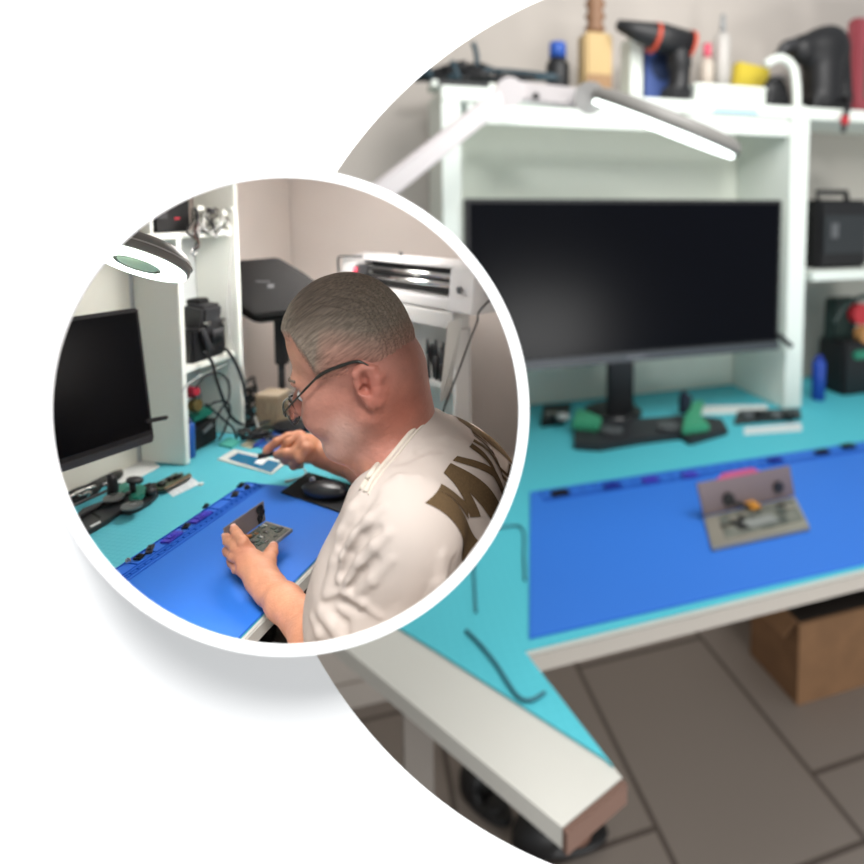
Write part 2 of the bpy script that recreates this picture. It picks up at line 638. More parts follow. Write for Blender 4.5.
# tangle of flat cables and connectors at the end of the top board
t = thing('cable_bundle', onshelf(215, 232), 'tangle of black and white cables hanging over the top shelf end', 'cables', a=True)
for k in range(14):
    x = 192 + rng.random() * 40
    pts = [onshelf(x, 205 + rng.random() * 10, .05), onshelf(x + rng.normal() * 6, 215 + rng.random() * 8, -.004), onshelf(x + rng.normal() * 7, 226 + rng.random() * 6, -.012), onshelf(x + 3 + rng.normal() * 5, 232 + rng.random() * 8, -.010)]
    obj('cable', MB().tube(pts, .0022, 6), cable if k % 2 else wcable, t, smooth=True)
for (px, py) in ((199, 208), (211, 211), (223, 213), (232, 210), (228, 226), (218, 222)):
    c = onshelf(px, py, .01)
    obj('connector', MB().box(c, (.022, .012, .013), RA @ Matrix.Rotation(rng.random(), 3, 'Y')), white_l if px != 211 else dgrey, t, bevel=.001)
t = thing('cable_strap', onshelf(196, 235, -.01), 'knotted black strap with metal ring hanging from the top shelf edge', 'strap', a=True)
pts = [onshelf(195, 208, -.006), onshelf(198, 218, -.012), onshelf(195, 230, -.012), onshelf(198, 240, -.011), onshelf(194, 250, -.01)]
obj('strap', MB().tube(pts, .0042, 8), cable, t, smooth=True)
pts = [onshelf(199, 222, -.014), onshelf(194, 234, -.017), onshelf(199, 243, -.014), onshelf(197, 249, -.012)]
obj('strap', MB().tube(pts, .003, 8), mat('brown_strap', (72, 52, 46), .7), t, smooth=True)
rc = onshelf(194, 252, -.01)
obj('ring', MB().tube([rc + (UA * math.cos(g) + V((0, 0, 1)) * math.sin(g)) * .009 for g in np.linspace(0, 2 * math.pi, 14)], .0016, 6, n=2), steel, t, smooth=True)

# hot air station on the middle board
c = onshelf(200, 346, .055); c.z = SHZ + th / 2
t = thing('hot_air_station', c, 'black hot air station with hanging hose on the middle shelf of the round window', 'soldering station', a=True)
def L3(a, v, z):
    return V((c.x, c.y, c.z)) + UA * a + VA * v + V((0, 0, z))
obj('base', MB().box(L3(-.012, .0, .046), (.13, .085, .09), RA), black, t, bevel=.006)
obj('body', MB().box(L3(-.002, -.012, .110), (.075, .07, .085), RA @ Matrix.Rotation(.12, 3, 'X')), dgrey, t, bevel=.009)
obj('cap', MB().box(L3(-.002, .0, .158), (.045, .04, .016), RA), black, t, bevel=.004)
obj('badge', MB().box(L3(-.002, -.0485, .135), (.026, .002, .005), RA), mat('grey_badge', (150, 150, 152), .5), t)
for a_ in (-.03, .026):
    obj('knob', MB().cyl(L3(a_, -.045, .102), L3(a_, -.057, .102), .007), steel, t, smooth=False)
for a_ in (-.008, .006, .018):
    obj('nozzle', MB().cyl(L3(a_, -.050, .045), L3(a_, -.056, .082), .0055, .004), dgrey, t, smooth=True)
obj('handle', MB().tube([L3(-.05, -.05, .09), L3(-.04, -.056, .055), L3(-.025, -.056, .028)], .008, 10), dgrey, t, smooth=True)
obj('hose', MB().tube([onshelf(204, 352, -.012), onshelf(212, 362, -.02), onshelf(216, 378, -.022), onshelf(222, 396, -.022), onshelf(230, 415, -.022), onshelf(241, 424, -.022), onshelf(251, 424, -.02), onshelf(253, 415, -.016)], .0042, 10), cable, t, smooth=True)
obj('hose', MB().tube([onshelf(217, 347, .03), onshelf(227, 350, -.012), onshelf(236, 364, -.016), onshelf(242, 380, -.018), onshelf(246, 398, -.02), onshelf(255, 416, -.02)], .0046, 10), cable, t, smooth=True)

# cables looping inside the lower bay
for k, (pp, lb) in enumerate((
        ([(196, 388), (206, 376), (218, 373), (228, 381), (229, 398), (222, 408), (213, 424)], 'black cable looping highest inside the lower shelf bay'),
        ([(207, 407), (216, 402), (227, 402), (230, 412), (225, 428), (219, 440)], 'black cable making a round loop low in the shelf bay'),
        ([(206, 404), (214, 411), (224, 420), (233, 428), (237, 440)], 'black cable sloping down to the right in the lower shelf bay'))):
    tag(obj('power_cable', MB().tube([onshelf(x, y, .012 - .008 * k) for x, y in pp], .0032, 8), cable, a=True, smooth=True), lb, 'cable', 'black cables in the lower shelf bay')
for k, (pp, lb) in enumerate((
        ([(233, 226), (231, 250), (229, 280), (231, 310), (228, 345), (229, 372), (231, 388)], 'white cable running down the inner face of the far shelf panel'),
        ([(231, 250), (228, 290), (227, 320), (234, 350), (243, 372), (247, 388)], 'thin white cable crossing the far shelf panel diagonally'),
        ([(226, 364), (214, 370), (200, 376), (186, 386), (182, 392)], 'thin white wire drooping under the middle shelf'))):
    tag(obj('white_wire', MB().tube([onshelf(x, y, -.004) for x, y in pp], .0016, 6), wcable, a=True, smooth=True), lb, 'cable', 'white wires on the shelf unit')
tag(obj('charging_cable', MB().tube([onshelf(255, 416, -.03), PZ(259, 428, ZD + .03), PZ(268, 440, ZD + .012), PZ(272, 446, ZD + .006)], .0024, 8), wcable, a=True, smooth=True), 'pale cable running from the shelf foot to the raised hand', 'cable')

# lower bay tools
def stand_at(px, py, dv_=.0):
    return PZ(px, py, ZD + .0006)

t = thing('tool_holder', stand_at(205, 445), 'green and black tool caddy standing in the lowest shelf bay', 'tool caddy', a=True)
gr = mat('green_plastic', (28, 110, 92), .4)
c = stand_at(206, 447); c = c + VA * .03
def L4(a, v, z):
    return V((c.x, c.y, ZD + .0006)) + UA * a + VA * v + V((0, 0, z))
obj('base', MB().box(L4(0, 0, .034), (.10, .055, .066), RA), blackm, t, bevel=.004)
obj('tray', MB().box(L4(0, -.002, .092), (.085, .05, .026), RA), gr, t, bevel=.006)
obj('pillar', MB().box(L4(-.035, .012, .12), (.02, .03, .10), RA), blackm, t, bevel=.003)
obj('slot', MB().box(L4(.012, -.029, .05), (.04, .004, .01), RA @ Matrix.Rotation(-.3, 3, 'Y')), mat('grey_badge', (130, 130, 130), .5), t)
obj('sponge_pot', MB().cyl(L4(-.022, -.012, .125), L4(-.022, -.03, .128), .017, seg=20), mat('brass', (150, 132, 84), .35, metal=.6, noise=.5, nscale=200), t)
obj('knob', MB().cyl(L4(-.028, -.01, .165), L4(-.028, -.032, .168), .015, .012), mat('red_plastic', (190, 44, 66), .4), t, smooth=False)
obj('knob', MB().cyl(L4(-.018, -.012, .152), L4(-.018, -.03, .15), .009), steel, t)
c = stand_at(187, 462)
t = thing('spray_can', c + VA * .012, 'blue can standing just behind the front edge of the shelf panel', 'can', a=True)
cc = c + VA * .016 + UA * .028; cc.z = ZD + .0006
obj('body', MB().lathe(cc, (0, 0, 1), [(0, .013), (.002, .0145), (.088, .0145), (.094, .011)], 24), mat('blue_can', (34, 84, 160), .35), t, smooth=True)
obj('cap', MB().lathe(cc + V((0, 0, .0945)), (0, 0, 1), [(0, .009), (.012, .009), (.014, .006)], 20), mat('dark_blue', (20, 44, 96), .4), t, smooth=True)

# magnifier lamp
ctr = P(138, 263, 1.05)
cdir = (EYE - ctr).normalized()
Mx = (P(190, 279, 1.05) - P(100, 249, 1.05)).normalized()
wv = cdir.cross(Mx).normalized()
if wv.z > 0: wv = -wv
Nn = (cdir * .25 + wv * .968).normalized()
lamp = thing('magnifier_lamp', ctr, 'round grey magnifier lamp with a bright light ring in the round window', 'magnifier lamp', a=True)
glow = emit('lamp_glow', (240, 255, 244), 9.0)
Rr = .079
obj('housing', MB().lathe(ctr, -Nn, [(.001, Rr), (.004, Rr + .003), (.020, Rr + .001), (.034, Rr - .012), (.040, Rr - .034), (.041, .045)], 64), mat('lamp_grey', (128, 126, 122), .4), lamp, smooth=True)
def flat_ring(c, n, r0, r1, th, seg=64):
    n = n.normalized(); t_ = Mx - n * Mx.dot(n); t_.normalize(); s_ = n.cross(t_)
    vs, fs = [], []
    for i in range(seg):
        g = 2 * math.pi * i / seg
        d_ = t_ * math.cos(g) + s_ * math.sin(g)
        vs += [c + d_ * r0, c + d_ * r1, c + d_ * r0 + n * th, c + d_ * r1 + n * th]
    for i in range(seg):
        a_, b_ = 4 * i, 4 * ((i + 1) % seg)
        fs += [(a_, a_ + 1, b_ + 1, b_), (a_ + 2, b_ + 2, b_ + 3, a_ + 3), (a_, b_, b_ + 2, a_ + 2), (a_ + 1, a_ + 3, b_ + 3, b_ + 1)]
    return MB().add(vs, fs)
obj('light_ring', flat_ring(ctr, Nn, .038, Rr - .001, .002), glow, lamp)
obj('lens_rim', flat_ring(ctr, Nn, .035, .038, .004), mat('rim_grey', (150, 160, 150), .4), lamp)
obj('lens', MB().lathe(ctr + Nn * .0005, Nn, [(0, .034), (.003, .031), (.005, .02), (.0055, 0.001)], 40), mat('lens_green', (214, 250, 222), .3, spec=.6), lamp, smooth=True)
obj('rim_seam', flat_ring(ctr - Nn * .017, Nn, Rr + .0015, Rr + .0038, .002), mat('rim_light', (190, 190, 186), .4), lamp)

# monitor --------------------------------------------------------------
MD = V((.45, .893, 0)).normalized()
d_m = 1.36
tr, br = P(143, 307, d_m), P(152, 441, d_m * .992)
mup = (tr - br).normalized()
hh = (tr - br).length
nrm = MD.cross(mup).normalized()            # out of the screen, towards the room
if nrm.dot(EYE - tr) < 0: nrm = -nrm
Rm3 = Matrix((MD, nrm.cross(MD), nrm)).transposed()
if Rm3.col[1].z < 0: Rm3 = Matrix((MD, -nrm.cross(MD), nrm)).transposed()
WM = .60
mon = thing('monitor', br - MD * .3 - V((0, 0, .12)), 'large black monitor at the edge of the round window, facing the man', 'monitor', a=True)
cm = (tr + br) / 2 - MD * WM / 2
scr_m = mat('screen_black', (5, 6, 10), .2, spec=.1)
def LM(a, u, n):
    return cm + MD * a + mup * u + nrm * n
obj('case', MB().box(LM(0, 0, -.014), (WM, hh, .024), Rm3), black, mon, bevel=.004)
obj('screen', MB().box(LM(-.001, .008, .0), (WM - .016, hh - .034, .003), Rm3), scr_m, mon)
obj('bezel', MB().box(LM(0, -hh / 2 + .007, .003), (WM, .016, .006), Rm3), dgrey, mon, bevel=.002)
obj('stand', MB().cyl(LM(-.24, -.05, -.05), V((LM(-.24, 0, -.05).x, LM(-.24, 0, -.05).y, ZD + .012)), .022), black, mon, smooth=True)
bs = PZ(93, 481, ZD)
R_ = frame(MD)
obj('base', MB().lathe((bs.x, bs.y, ZD + .0008), (0, 0, 1), [(0, .062), (.006, .062), (.010, .045), (.011, .02)], 48), mat('gloss_black', (22, 24, 26), .15), mon, smooth=True)
obj('hook', MB().box(LM(WM / 2 + .012, -hh / 2 + .045, .004), (.05, .010, .008), Rm3 @ Matrix.Rotation(-.12, 3, 'Z')), black, mon, bevel=.003)

# sheets and fixtures on the mat --------------------------------------
zt = ZD + .0008
def sheet(name, px, m, lab, cat, th=.001, z=None):
    z = zt if z is None else z
    return tag(obj(name, MB().prism([PZ(x, y, z) for x, y in px], (0, 0, th)), m, a=True), lab, cat)
sheet('paper_sheet', [(113, 492), (160, 467), (148, 457), (104, 474)], white_p, 'blank white sheet lying below the monitor in the round window', 'paper')
sheet('paper_slip', [(165, 490), (173, 497), (200, 484), (190, 476)], mat('printed_slip', (214, 220, 224), .8, noise=.25, nscale=160), 'small printed white slip under the end of the circuit board', 'paper')

fix = thing('phone_holder', PZ(125, 505, zt), 'black repair clamp with green jaws lying on the turquoise mat in the round window', 'repair clamp', a=True)
obj('base_plate', MB().prism([PZ(x, y, zt) for x, y in [(70, 527), (82, 513), (108, 503), (130, 493), (156, 486), (159, 497), (151, 505), (141, 511), (129, 516), (121, 515), (109, 524), (87, 537), (76, 541)]], (0, 0, .011)), mat('graphite', (42, 43, 46), .5), fix, bevel=.002)
obj('rail', MB().tube([PZ(72, 521, zt + .016), PZ(105, 503, zt + .016), PZ(150, 484, zt + .016)], .0045, 8), black, fix, smooth=True)
obj('rail', MB().tube([PZ(70, 507, zt + .014), PZ(100, 494, zt + .014), PZ(120, 484, zt + .014)], .004, 8), dgrey, fix, smooth=True)
obj('jaw', MB().prism([PZ(x, y, zt + .0115) for x, y in [(112, 496), (119, 490), (127, 486), (130, 491), (124, 498), (116, 500)]], (0, 0, .014)), gr, fix, bevel=.003)
obj('jaw', MB().prism([PZ(x, y, zt + .0115) for x, y in [(129, 500), (134, 492), (139, 488), (147, 491), (145, 499), (138, 504), (131, 505)]], (0, 0, .014)), gr, fix, bevel=.004)
obj('slot_mark', MB().prism([PZ(x, y, zt + .0112) for x, y in [(90, 526), (100, 521), (101, 522.5), (91, 527.5)]], (0, 0, .0006)), white_p, fix)
obj('channel', MB().prism([PZ(x, y, zt + .0112) for x, y in [(89, 512), (91, 511), (101, 517), (99, 519)]], (0, 0, .0006)), blackm, fix)
for (x, y) in ((114, 499), (132, 507)):
    p = PZ(x, y, zt + .022)
    obj('thumb_wheel', MB().lathe(p, (0, 0, 1), [(0, .019), (.003, .021), (.006, .020), (.008, .008), (.009, .007), (.009, .001)], 28), mat('brushed_disc', (120, 122, 122), .3, metal=.8), fix, smooth=False)
p = PZ(113, 494, zt + .02)
obj('clamp_arm', MB().tube([p, p + V((0, 0, .03)), p + V((-.006, .0, .046))], [.011, .010, .007], 12), black, fix, smooth=True)
p = PZ(133, 494, zt + .02)
obj('clamp_post', MB().cyl(p, p + V((0, 0, .028)), .006), black, fix, smooth=True)
obj('clamp_head', MB().lathe(p + V((0.004, 0, .026)), V((.25, .1, 1)), [(0, .008), (.004, .017), (.009, .017), (.013, .008)], 24), black, fix, smooth=True)
p = PZ(151, 492, zt + .02)
obj('thumb_wheel', MB().lathe(p, (.3, -.3, 1), [(-.006, .010), (.008, .011), (.010, .004)], 20), black, fix, smooth=True)

pcb = thing('circuit_board', PZ(172, 483, zt), 'brown and green circuit board with a tape handle beside the green clamp', 'circuit board', a=True)
obj('board', MB().prism([PZ(x, y, zt + .008) for x, y in [(156, 491), (155, 485), (176, 474), (184, 477), (190, 474), (191, 477), (165, 491)]], (0, 0, .004)), mat('pcb_brown', (86, 80, 62), .5, noise=.4, nscale=150, rgb2=(40, 76, 56)), pcb)
obj('handle', MB().tube([PZ(165, 489, zt + .014), PZ(180, 481, zt + .014), PZ(191, 475.5, zt + .014)], .0030, 8), mat('tan_edge', (120, 98, 74), .5), pcb, smooth=True)
for k in range(9):
    x = 160 + k * 2.6; y = 486 - k * 1.25 + rng.normal() * .8
    p = PZ(x, y, zt + .012)
    obj('component', MB().box(p + V((0, 0, .004)), (.008 + .004 * rng.random(), .007, .008), frame(UA)), [blackm, dgrey, steel][k % 3], pcb)
tr_ = thing('screw_tray', PZ(86, 494, zt), 'open black tray full of small screws below the monitor in the round window', 'tray', a=True)
obj('tray', MB().prism([PZ(x, y, zt) for x, y in [(64, 506), (68, 496), (92, 488), (103, 488), (98, 494), (72, 508)]], (0, 0, .014)), blackm, tr_, bevel=.002)
for k in range(16):
    q_ = PZ(76 + rng.random() * 20, 491 + rng.random() * 5, zt + .016)
    obj('screw', MB().cyl(q_, q_ + V((rng.normal() * .004, rng.normal() * .004, .004)), .0032, .0022, seg=8), steel, tr_)
tag(obj('screwdriver', MB().tube([PZ(70, 497, zt + .022), PZ(84, 490, zt + .022), PZ(95, 486, zt + .022)], [.0045, .003], 8), steel, a=True, smooth=True), 'silver rod tool lying across the black screw tray', 'screwdriver')

# open display frame, mouse pad, mouse --------------------------------
t = thing('display_frame', PZ(252, 463, zt), 'white phone display frame with blue glass lying below the raised hand', 'phone display', a=True)
obj('frame', MB().prism([PZ(x, y, zt) for x, y in [(217, 460), (234, 450), (288, 462), (272, 475)]], (0, 0, .003)), mat('offwhite', (214, 216, 210), .5), t, bevel=.001)
obj('glass', MB().prism([PZ(x, y, zt + .0032) for x, y in [(228, 459), (238, 453), (281, 463), (271, 472.5)]], (0, 0, .0008)), mat('blue_glass', (34, 112, 150), .15), t)
obj('tape', MB().prism([PZ(x, y, zt + .0042) for x, y in [(254, 463), (260, 458), (268, 460), (262, 465)]], (0, 0, .0006)), white_p, t)
t = thing('parts_tray', PZ(292, 437, zt), 'blue plastic parts tray behind the raised hand', 'tray', a=True)
obj('floor_plate', MB().prism([PZ(x, y, zt) for x, y in [(254, 446), (277, 430), (322, 437), (318, 452), (282, 456)]], (0, 0, .004)), mat('blue_tray2', (52, 108, 186), .45), t)
rim = MB()
for a_, b_ in (((254, 446), (277, 430)), ((277, 430), (322, 437)), ((322, 437), (318, 452))):
    rim.tube([PZ(*a_, zt + .008), PZ(*b_, zt + .008)], .004, 6, smooth=False)
obj('rim', rim, mat('blue_rim', (66, 84, 170), .45), t)
sheet('beige_sleeve', [(240, 446), (249, 440), (260, 443), (251, 449)], mat('kraft', (196, 190, 160), .8), 'small beige paper sleeve by the corner of the blue tray', 'sleeve')
sheet('green_sponge', [(219, 446), (229, 439), (240, 443), (232, 449)], mat('mint', (80, 176, 160), .8), 'mint green pad at the foot of the black cables', 'pad', th=.006)

pad = sheet('mouse_pad', [(281, 493), (308, 473), (372, 492), (343, 514)], mat('pad_black', (13, 13, 15), .8), 'black mouse pad between the blue mat and the man', 'mouse pad', th=.003, z=zt + .0035)
s = SDF((-.75, .95, .74), (-.3, 1.35, .82), .0014)
mc = PZ(325, 489, zt + .0205)
mdir = (PZ(344, 491, zt + .02) - PZ(305, 484, zt + .02)).normalized()
Rmo = frame(mdir)
s.ell(mc, (.060, .033, .021), Rmo)
s.box(mc - V((0, 0, .028)), (.3, .3, .03), rad=0, op='sub', k=.002)
vv, ff = s.mesh()
t = thing('computer_mouse', V((mc.x, mc.y, mc.z - .012)), 'black wireless mouse on the black mouse pad', 'mouse', a=True)
raw('body', vv, ff, mat('mouse_black', (30, 31, 34), .3), t)
wp = mc - mdir * .035 + V((0, 0, .017))
obj('wheel', MB().cyl(wp - Rmo @ V((0, .003, 0)), wp + Rmo @ V((0, .003, 0)), .006, seg=16), mat('wheel_grey', (150, 152, 156), .4), t)
t = thing('earbud_cable', PZ(287, 481, zt), 'white cable end with plug lying between display frame and mouse pad', 'cable', a=True)
obj('cord', MB().tube([PZ(301, 466, zt + .01), PZ(306, 472, zt + .004), PZ(301, 477, zt + .002), PZ(292, 480, zt + .002)], .0016, 6), wcable, t, smooth=True)
obj('plug', MB().cyl(PZ(293, 480, zt + .003), PZ(285, 481.5, zt + .003), .003, .0035), wcable, t, smooth=True)
tag(obj('foam_piece', MB().box(PZ(201, 484, zt + .003), (.01, .008, .005), RA), white_p, a=True), 'tiny white piece on the turquoise mat beyond the paper slip', 'paper')

# dark panel device on a post -------------------------------------------
dn = V((-.1, -.94, .32)).normalized()
p0 = P(275, 285, 1.80)
q = [PY(x, y, p0, dn) for x, y in [(214, 262), (276, 257), (300, 271), (316, 283), (290, 312), (254, 316), (236, 303), (214, 300)]]
pd = thing('panel_device', P(281, 360, 1.85), 'flat dark grey panel device on a black post behind the man', 'panel device', a=True)
obj('panel', MB().prism(q, -dn * .03), mat('panel_grey', (44, 43, 43), .55), pd, bevel=.006)
c1 = (P(262, 286, 1.7)); c1 = PY(266, 284, p0, dn) + dn * .0008
R_ = Matrix((XA, dn.cross(XA), dn)).transposed()
obj('badge', MB().box(PY(271, 286, p0, dn) + dn * .001, (.020, .012, .001), R_), mat('grey_badge', (110, 110, 112), .5), pd)
obj('badge', MB().box(PY(262, 281.5, p0, dn) + dn * .001, (.05, .003, .001), R_), mat('grey_badge', (90, 90, 92), .5), pd)
q2 = [PY(x, y, p0 - dn * .034, dn) for x, y in [(238, 305), (254, 314), (291, 310), (289, 318), (254, 322), (238, 313)]]
obj('lip', MB().prism(q2, -dn * .03), blackm, pd, bevel=.004)
obj('post', MB().box((P(281, 340, 1.88) + P(281, 300, 1.88)) / 2 - V((0, 0, .03)), (.036, .03, .22)), blackm, pd, bevel=.004)
obj('stem', MB().cyl(P(281, 350, 1.89), V((P(281, 350, 1.89).x, P(281, 350, 1.89).y, ZD + .002)), .010), blackm, pd, smooth=True)

# clutter at the far end of the bench
zc = ZD + .0008
def block(name, px, py, w_, d_, h_, m_, lab, cat, yaw=0, a_=True, z=None, **k):
    z = zc if z is None else z
    c_ = PZ(px, py, z)
    R__ = frame(UA) @ Matrix.Rotation(yaw, 3, 'Z')
    return tag(obj(name, MB().box((c_.x, c_.y, z + h_ / 2), (d_, w_, h_), R__), m_, a=a_, **k), lab, cat)
kraft = mat('kraft_brown', (148, 128, 104), .8, noise=.25, nscale=30, stretch=(8, 8, 1))
t = thing('cardboard_box', PZ(273, 428, zc), 'upright brown paper carton at the far end of the bench', 'carton', a=True)
c_ = PZ(273, 427, zc)
obj('body', MB().box((c_.x, c_.y, zc + .05), (.075, .06, .10), frame(XA)), kraft, t, bevel=.003)
obj('top_flap', MB().box((c_.x, c_.y + .01, zc + .104), (.078, .07, .005), frame(XA)), mat('kraft_light', (176, 160, 138), .8), t)
t = thing('grey_carton', PZ(299, 418, zc), 'low grey carton behind the brown paper carton', 'carton', a=True)
c_ = P(297, 400, 1.93)
obj('body', MB().box((c_.x, c_.y, (zc + c_.z) / 2), (.16, .10, c_.z - zc), frame(XA)), mat('grey_card', (150, 144, 136), .8), t, bevel=.003)
obj('lid', MB().box((c_.x, c_.y, c_.z + .006), (.165, .105, .010), frame(XA)), mat('grey_card_dark', (120, 114, 110), .8), t, bevel=.002)
t = thing('cable_coil', PZ(252, 432, zc), 'heap of coiled black cables at the foot of the shelf unit', 'cables', a=True)
for k in range(9):
    c_ = P(251 + rng.normal() * 2.5, 412 - k * 3 + rng.normal(), 1.86 + .01 * (k % 3))
    r_ = .022 + .012 * rng.random()
    ax = V((rng.normal() * .5, -1, rng.normal() * .4)).normalized(); x_ = ax.cross(V((0, 0, 1))).normalized(); y_ = ax.cross(x_)
    obj('loop', MB().tube([c_ + (x_ * math.cos(g) * r_ * .7 + y_ * math.sin(g) * r_ * 1.3) for g in np.linspace(0, 2 * math.pi, 13)], .0035, 6, n=3), cable, t, smooth=True)
for k in range(10):
    c_ = PZ(248 + rng.random() * 16, 426 + rng.random() * 14, zc + .01 + .01 * rng.random())
    obj('strand', MB().tube([c_ + V((rng.normal() * .03, rng.normal() * .02, rng.random() * .02)) for _ in range(4)], .004, 6), cable, t, smooth=True)
t = thing('glasses_case', PZ(292, 430, zc), 'soft black case on the bench behind the raised hand', 'case', a=True)
s = SDF((-.95, 1.5, .74), (-.6, 1.85, .84), .0025)
c_ = PZ(291, 427, zc + .018)
s.ell(c_, (.058, .03, .02), frame(XA)); s.ell(c_ + V((.03, 0, .004)), (.03, .024, .018), k=.01)
vv, ff = s.mesh(); raw('body', vv, ff, blackm, t)
obj('zip', MB().tube([c_ + XA * (.056 * math.cos(g)) + UA * (-.03 * abs(math.sin(g))) + V((0, 0, .002)) for g in np.linspace(0, math.pi, 9)], .0016, 6), dgrey, t, smooth=True)

# cutting plotter and cabinet --------------------------------------------
PLl, PLr = P(338, 255, 1.86), P(472, 271, 1.46)
zt_p = (PLl.z + PLr.z) / 2
XPd = V((PLr.x - PLl.x, PLr.y - PLl.y, 0)); LP = XPd.length; XPd.normalize()
NPd = V((XPd.y, -XPd.x, 0))             # towards the camera
if NPd.y > 0: NPd = -NPd
RP = Matrix((XPd, -NPd, V((0, 0, 1)))).transposed()
def LPp(a, n, z):
    return V((PLl.x, PLl.y, zt_p)) + XPd * a + NPd * n + V((0, 0, z))
plotter_w = mat('plotter_white', (178, 177, 176), .4)
pl = thing('cutting_plotter', LPp(LP / 2, -.06, -.115), 'white cutting plotter with silver rollers on top of the white cabinet', 'cutting plotter', a=True)
obj('body', MB().box(LPp(LP / 2, -.052, -.10), (LP - .004, .08, .03), RP), plotter_w, pl, bevel=.004)
obj('rear_housing', MB().box(LPp(LP / 2, -.078, -.045), (LP - .01, .03, .085), RP), blackm, pl)
obj('top_cover', MB().prism([LPp(0.01, -.03, .0), LPp(.01, -.03, -.008), LPp(.01, -.095, -.006), LPp(.01, -.095, .010)], XPd * (LP - .02)), plotter_w, pl, bevel=.002)
for a_, w_, nm in ((.045, .085, 'end_cap'), (LP - .048, .096, 'end_cap')):
    obj(nm, MB().prism([LPp(a_ - w_ / 2, 0.0, -.115), LPp(a_ - w_ / 2, -.012, -.004), LPp(a_ - w_ / 2, -.095, .004), LPp(a_ - w_ / 2, -.095, -.115)], XPd * w_), plotter_w, pl, bevel=.004)
for zz, rr, nn in ((-.030, .007, -.035), (-.052, .007, -.028)):
    obj('roller', MB().cyl(LPp(.09, nn, zz), LPp(LP - .098, nn, zz), rr), mat('chrome', (210, 210, 208), .18, metal=1), pl, smooth=True)
obj('carriage', MB().box(LPp(.10, -.018, -.045), (.03, .03, .05), RP), dgrey, pl, bevel=.003)
obj('blade_holder', MB().cyl(LPp(.095, -.0, -.052), LPp(.095, .0, -.028), .007), mat('red_plastic', (190, 44, 66), .4), pl, smooth=True)
obj('power_button', MB().cyl(LPp(LP - .048, -.006, -.055), LPp(LP - .048, .002, -.056), .009), mat('chrome_dark', (130, 130, 132), .3, metal=.8), pl)
obj('handle', MB().tube([LPp(.01, .004, -.05), LPp(.012, .006, -.006), LPp(.04, .002, .002), LPp(.12, -.01, .004)], .0035, 8), dgrey, pl, smooth=True)
obj('knob', MB().cyl(LPp(.20, -.09, .008), LPp(.20, -.09, .018), .005), black, pl)
cord = thing('mains_cable', LPp(LP + .01, -.06, -.06), 'black power cord hanging from the plotter along the wall', 'cord', a=True)
pp = [LPp(LP + .012, -.05, -.065), LPp(LP + .022, -.045, -.072), P(479, 312, 1.44), P(477, 322, 1.44), P(468, 345, 1.44), P(459, 370, 1.44), P(451, 390, 1.44), P(443, 412, 1.45), P(436, 450, 1.46)]
obj('cord', MB().tube(pp, .0024, 8), cable, cord, smooth=True)
obj('plug', MB().cyl(LPp(LP + .0035, -.05, -.063), LPp(LP + .016, -.05, -.067), .0055), black, cord, smooth=True)

cb = thing('cabinet', LPp(LP / 2, -.03, -.45), 'white open cabinet under the cutting plotter', 'cabinet', a=True)
zc1 = -.118
cr_ = LP - .075
cabm = mat('cabinet_white', (176, 175, 172), .5)
obj('top_board', MB().box(LPp(cr_ / 2, -.032, zc1 - .022), (cr_, .055, .042), RP), cabm, cb, bevel=.002)
obj('side_panel', MB().box(LPp(cr_ - .008, -.034, zc1 - .19), (.014, .046, .29), RP), cabm, cb, bevel=.001)
obj('side_panel', MB().box(LPp(.008, -.034, (zc1 - .044 + .758 - zt_p) / 2), (.014, .046, zc1 - .044 - (.758 - zt_p)), RP), cabm, cb, bevel=.001)
obj('back_panel', MB().box(LPp(cr_ / 2, -.0605, (zc1 - .044 + .758 - zt_p) / 2), (cr_, .005, zc1 - .044 - (.758 - zt_p)), RP), cabm, cb)
obj('shelf_board', MB().box(LPp(cr_ / 2, -.034, zc1 - .200), (cr_ - .032, .045, .014), RP), cabm, cb)
obj('side_panel', MB().box(LPp(cr_ - .008, -.034, (.758 - zt_p + zc1 - .337) / 2), (.014, .046, zc1 - .337 - (.758 - zt_p)), RP), cabm, cb, bevel=.001)
# folded clear sheet leaning on the cabinet side
tag(obj('clear_holder', MB().prism([P(448, 322, 1.42), P(461, 318, 1.45), P(456, 350, 1.46), P(447, 398, 1.48), P(441, 402, 1.47), P(440, 396, 1.44)], V((.004, .006, 0))), mat('milky_plastic', (150, 150, 146), .3), a=True), 'milky plastic folder leaning against the cabinet side', 'folder')
for k in range(11):
    a_ = cr_ - .135 + .0105 * k + rng.normal() * .003
    if a_ > cr_ - .022: a_ = cr_ - .022 - rng.random() * .06
    lean = rng.normal() * .16
    b_ = LPp(a_, -.018 - .028 * rng.random(), zc1 - .192)
    top = b_ + XPd * lean * .05 + V((0, 0, .080 + .03 * rng.random()))
    t = thing('marker_pen', b_, 'black marker pen standing among the others on the cabinet shelf', 'pen', 'black pens in the white cabinet', a=True)
    obj('barrel', MB().cyl(b_, b_.lerp(top, .6), .0055, .0055, seg=10), black, t, smooth=True)
    obj('cap', MB().cyl(b_.lerp(top, .62), top, .0062, .004, seg=10), dgrey, t, smooth=True)
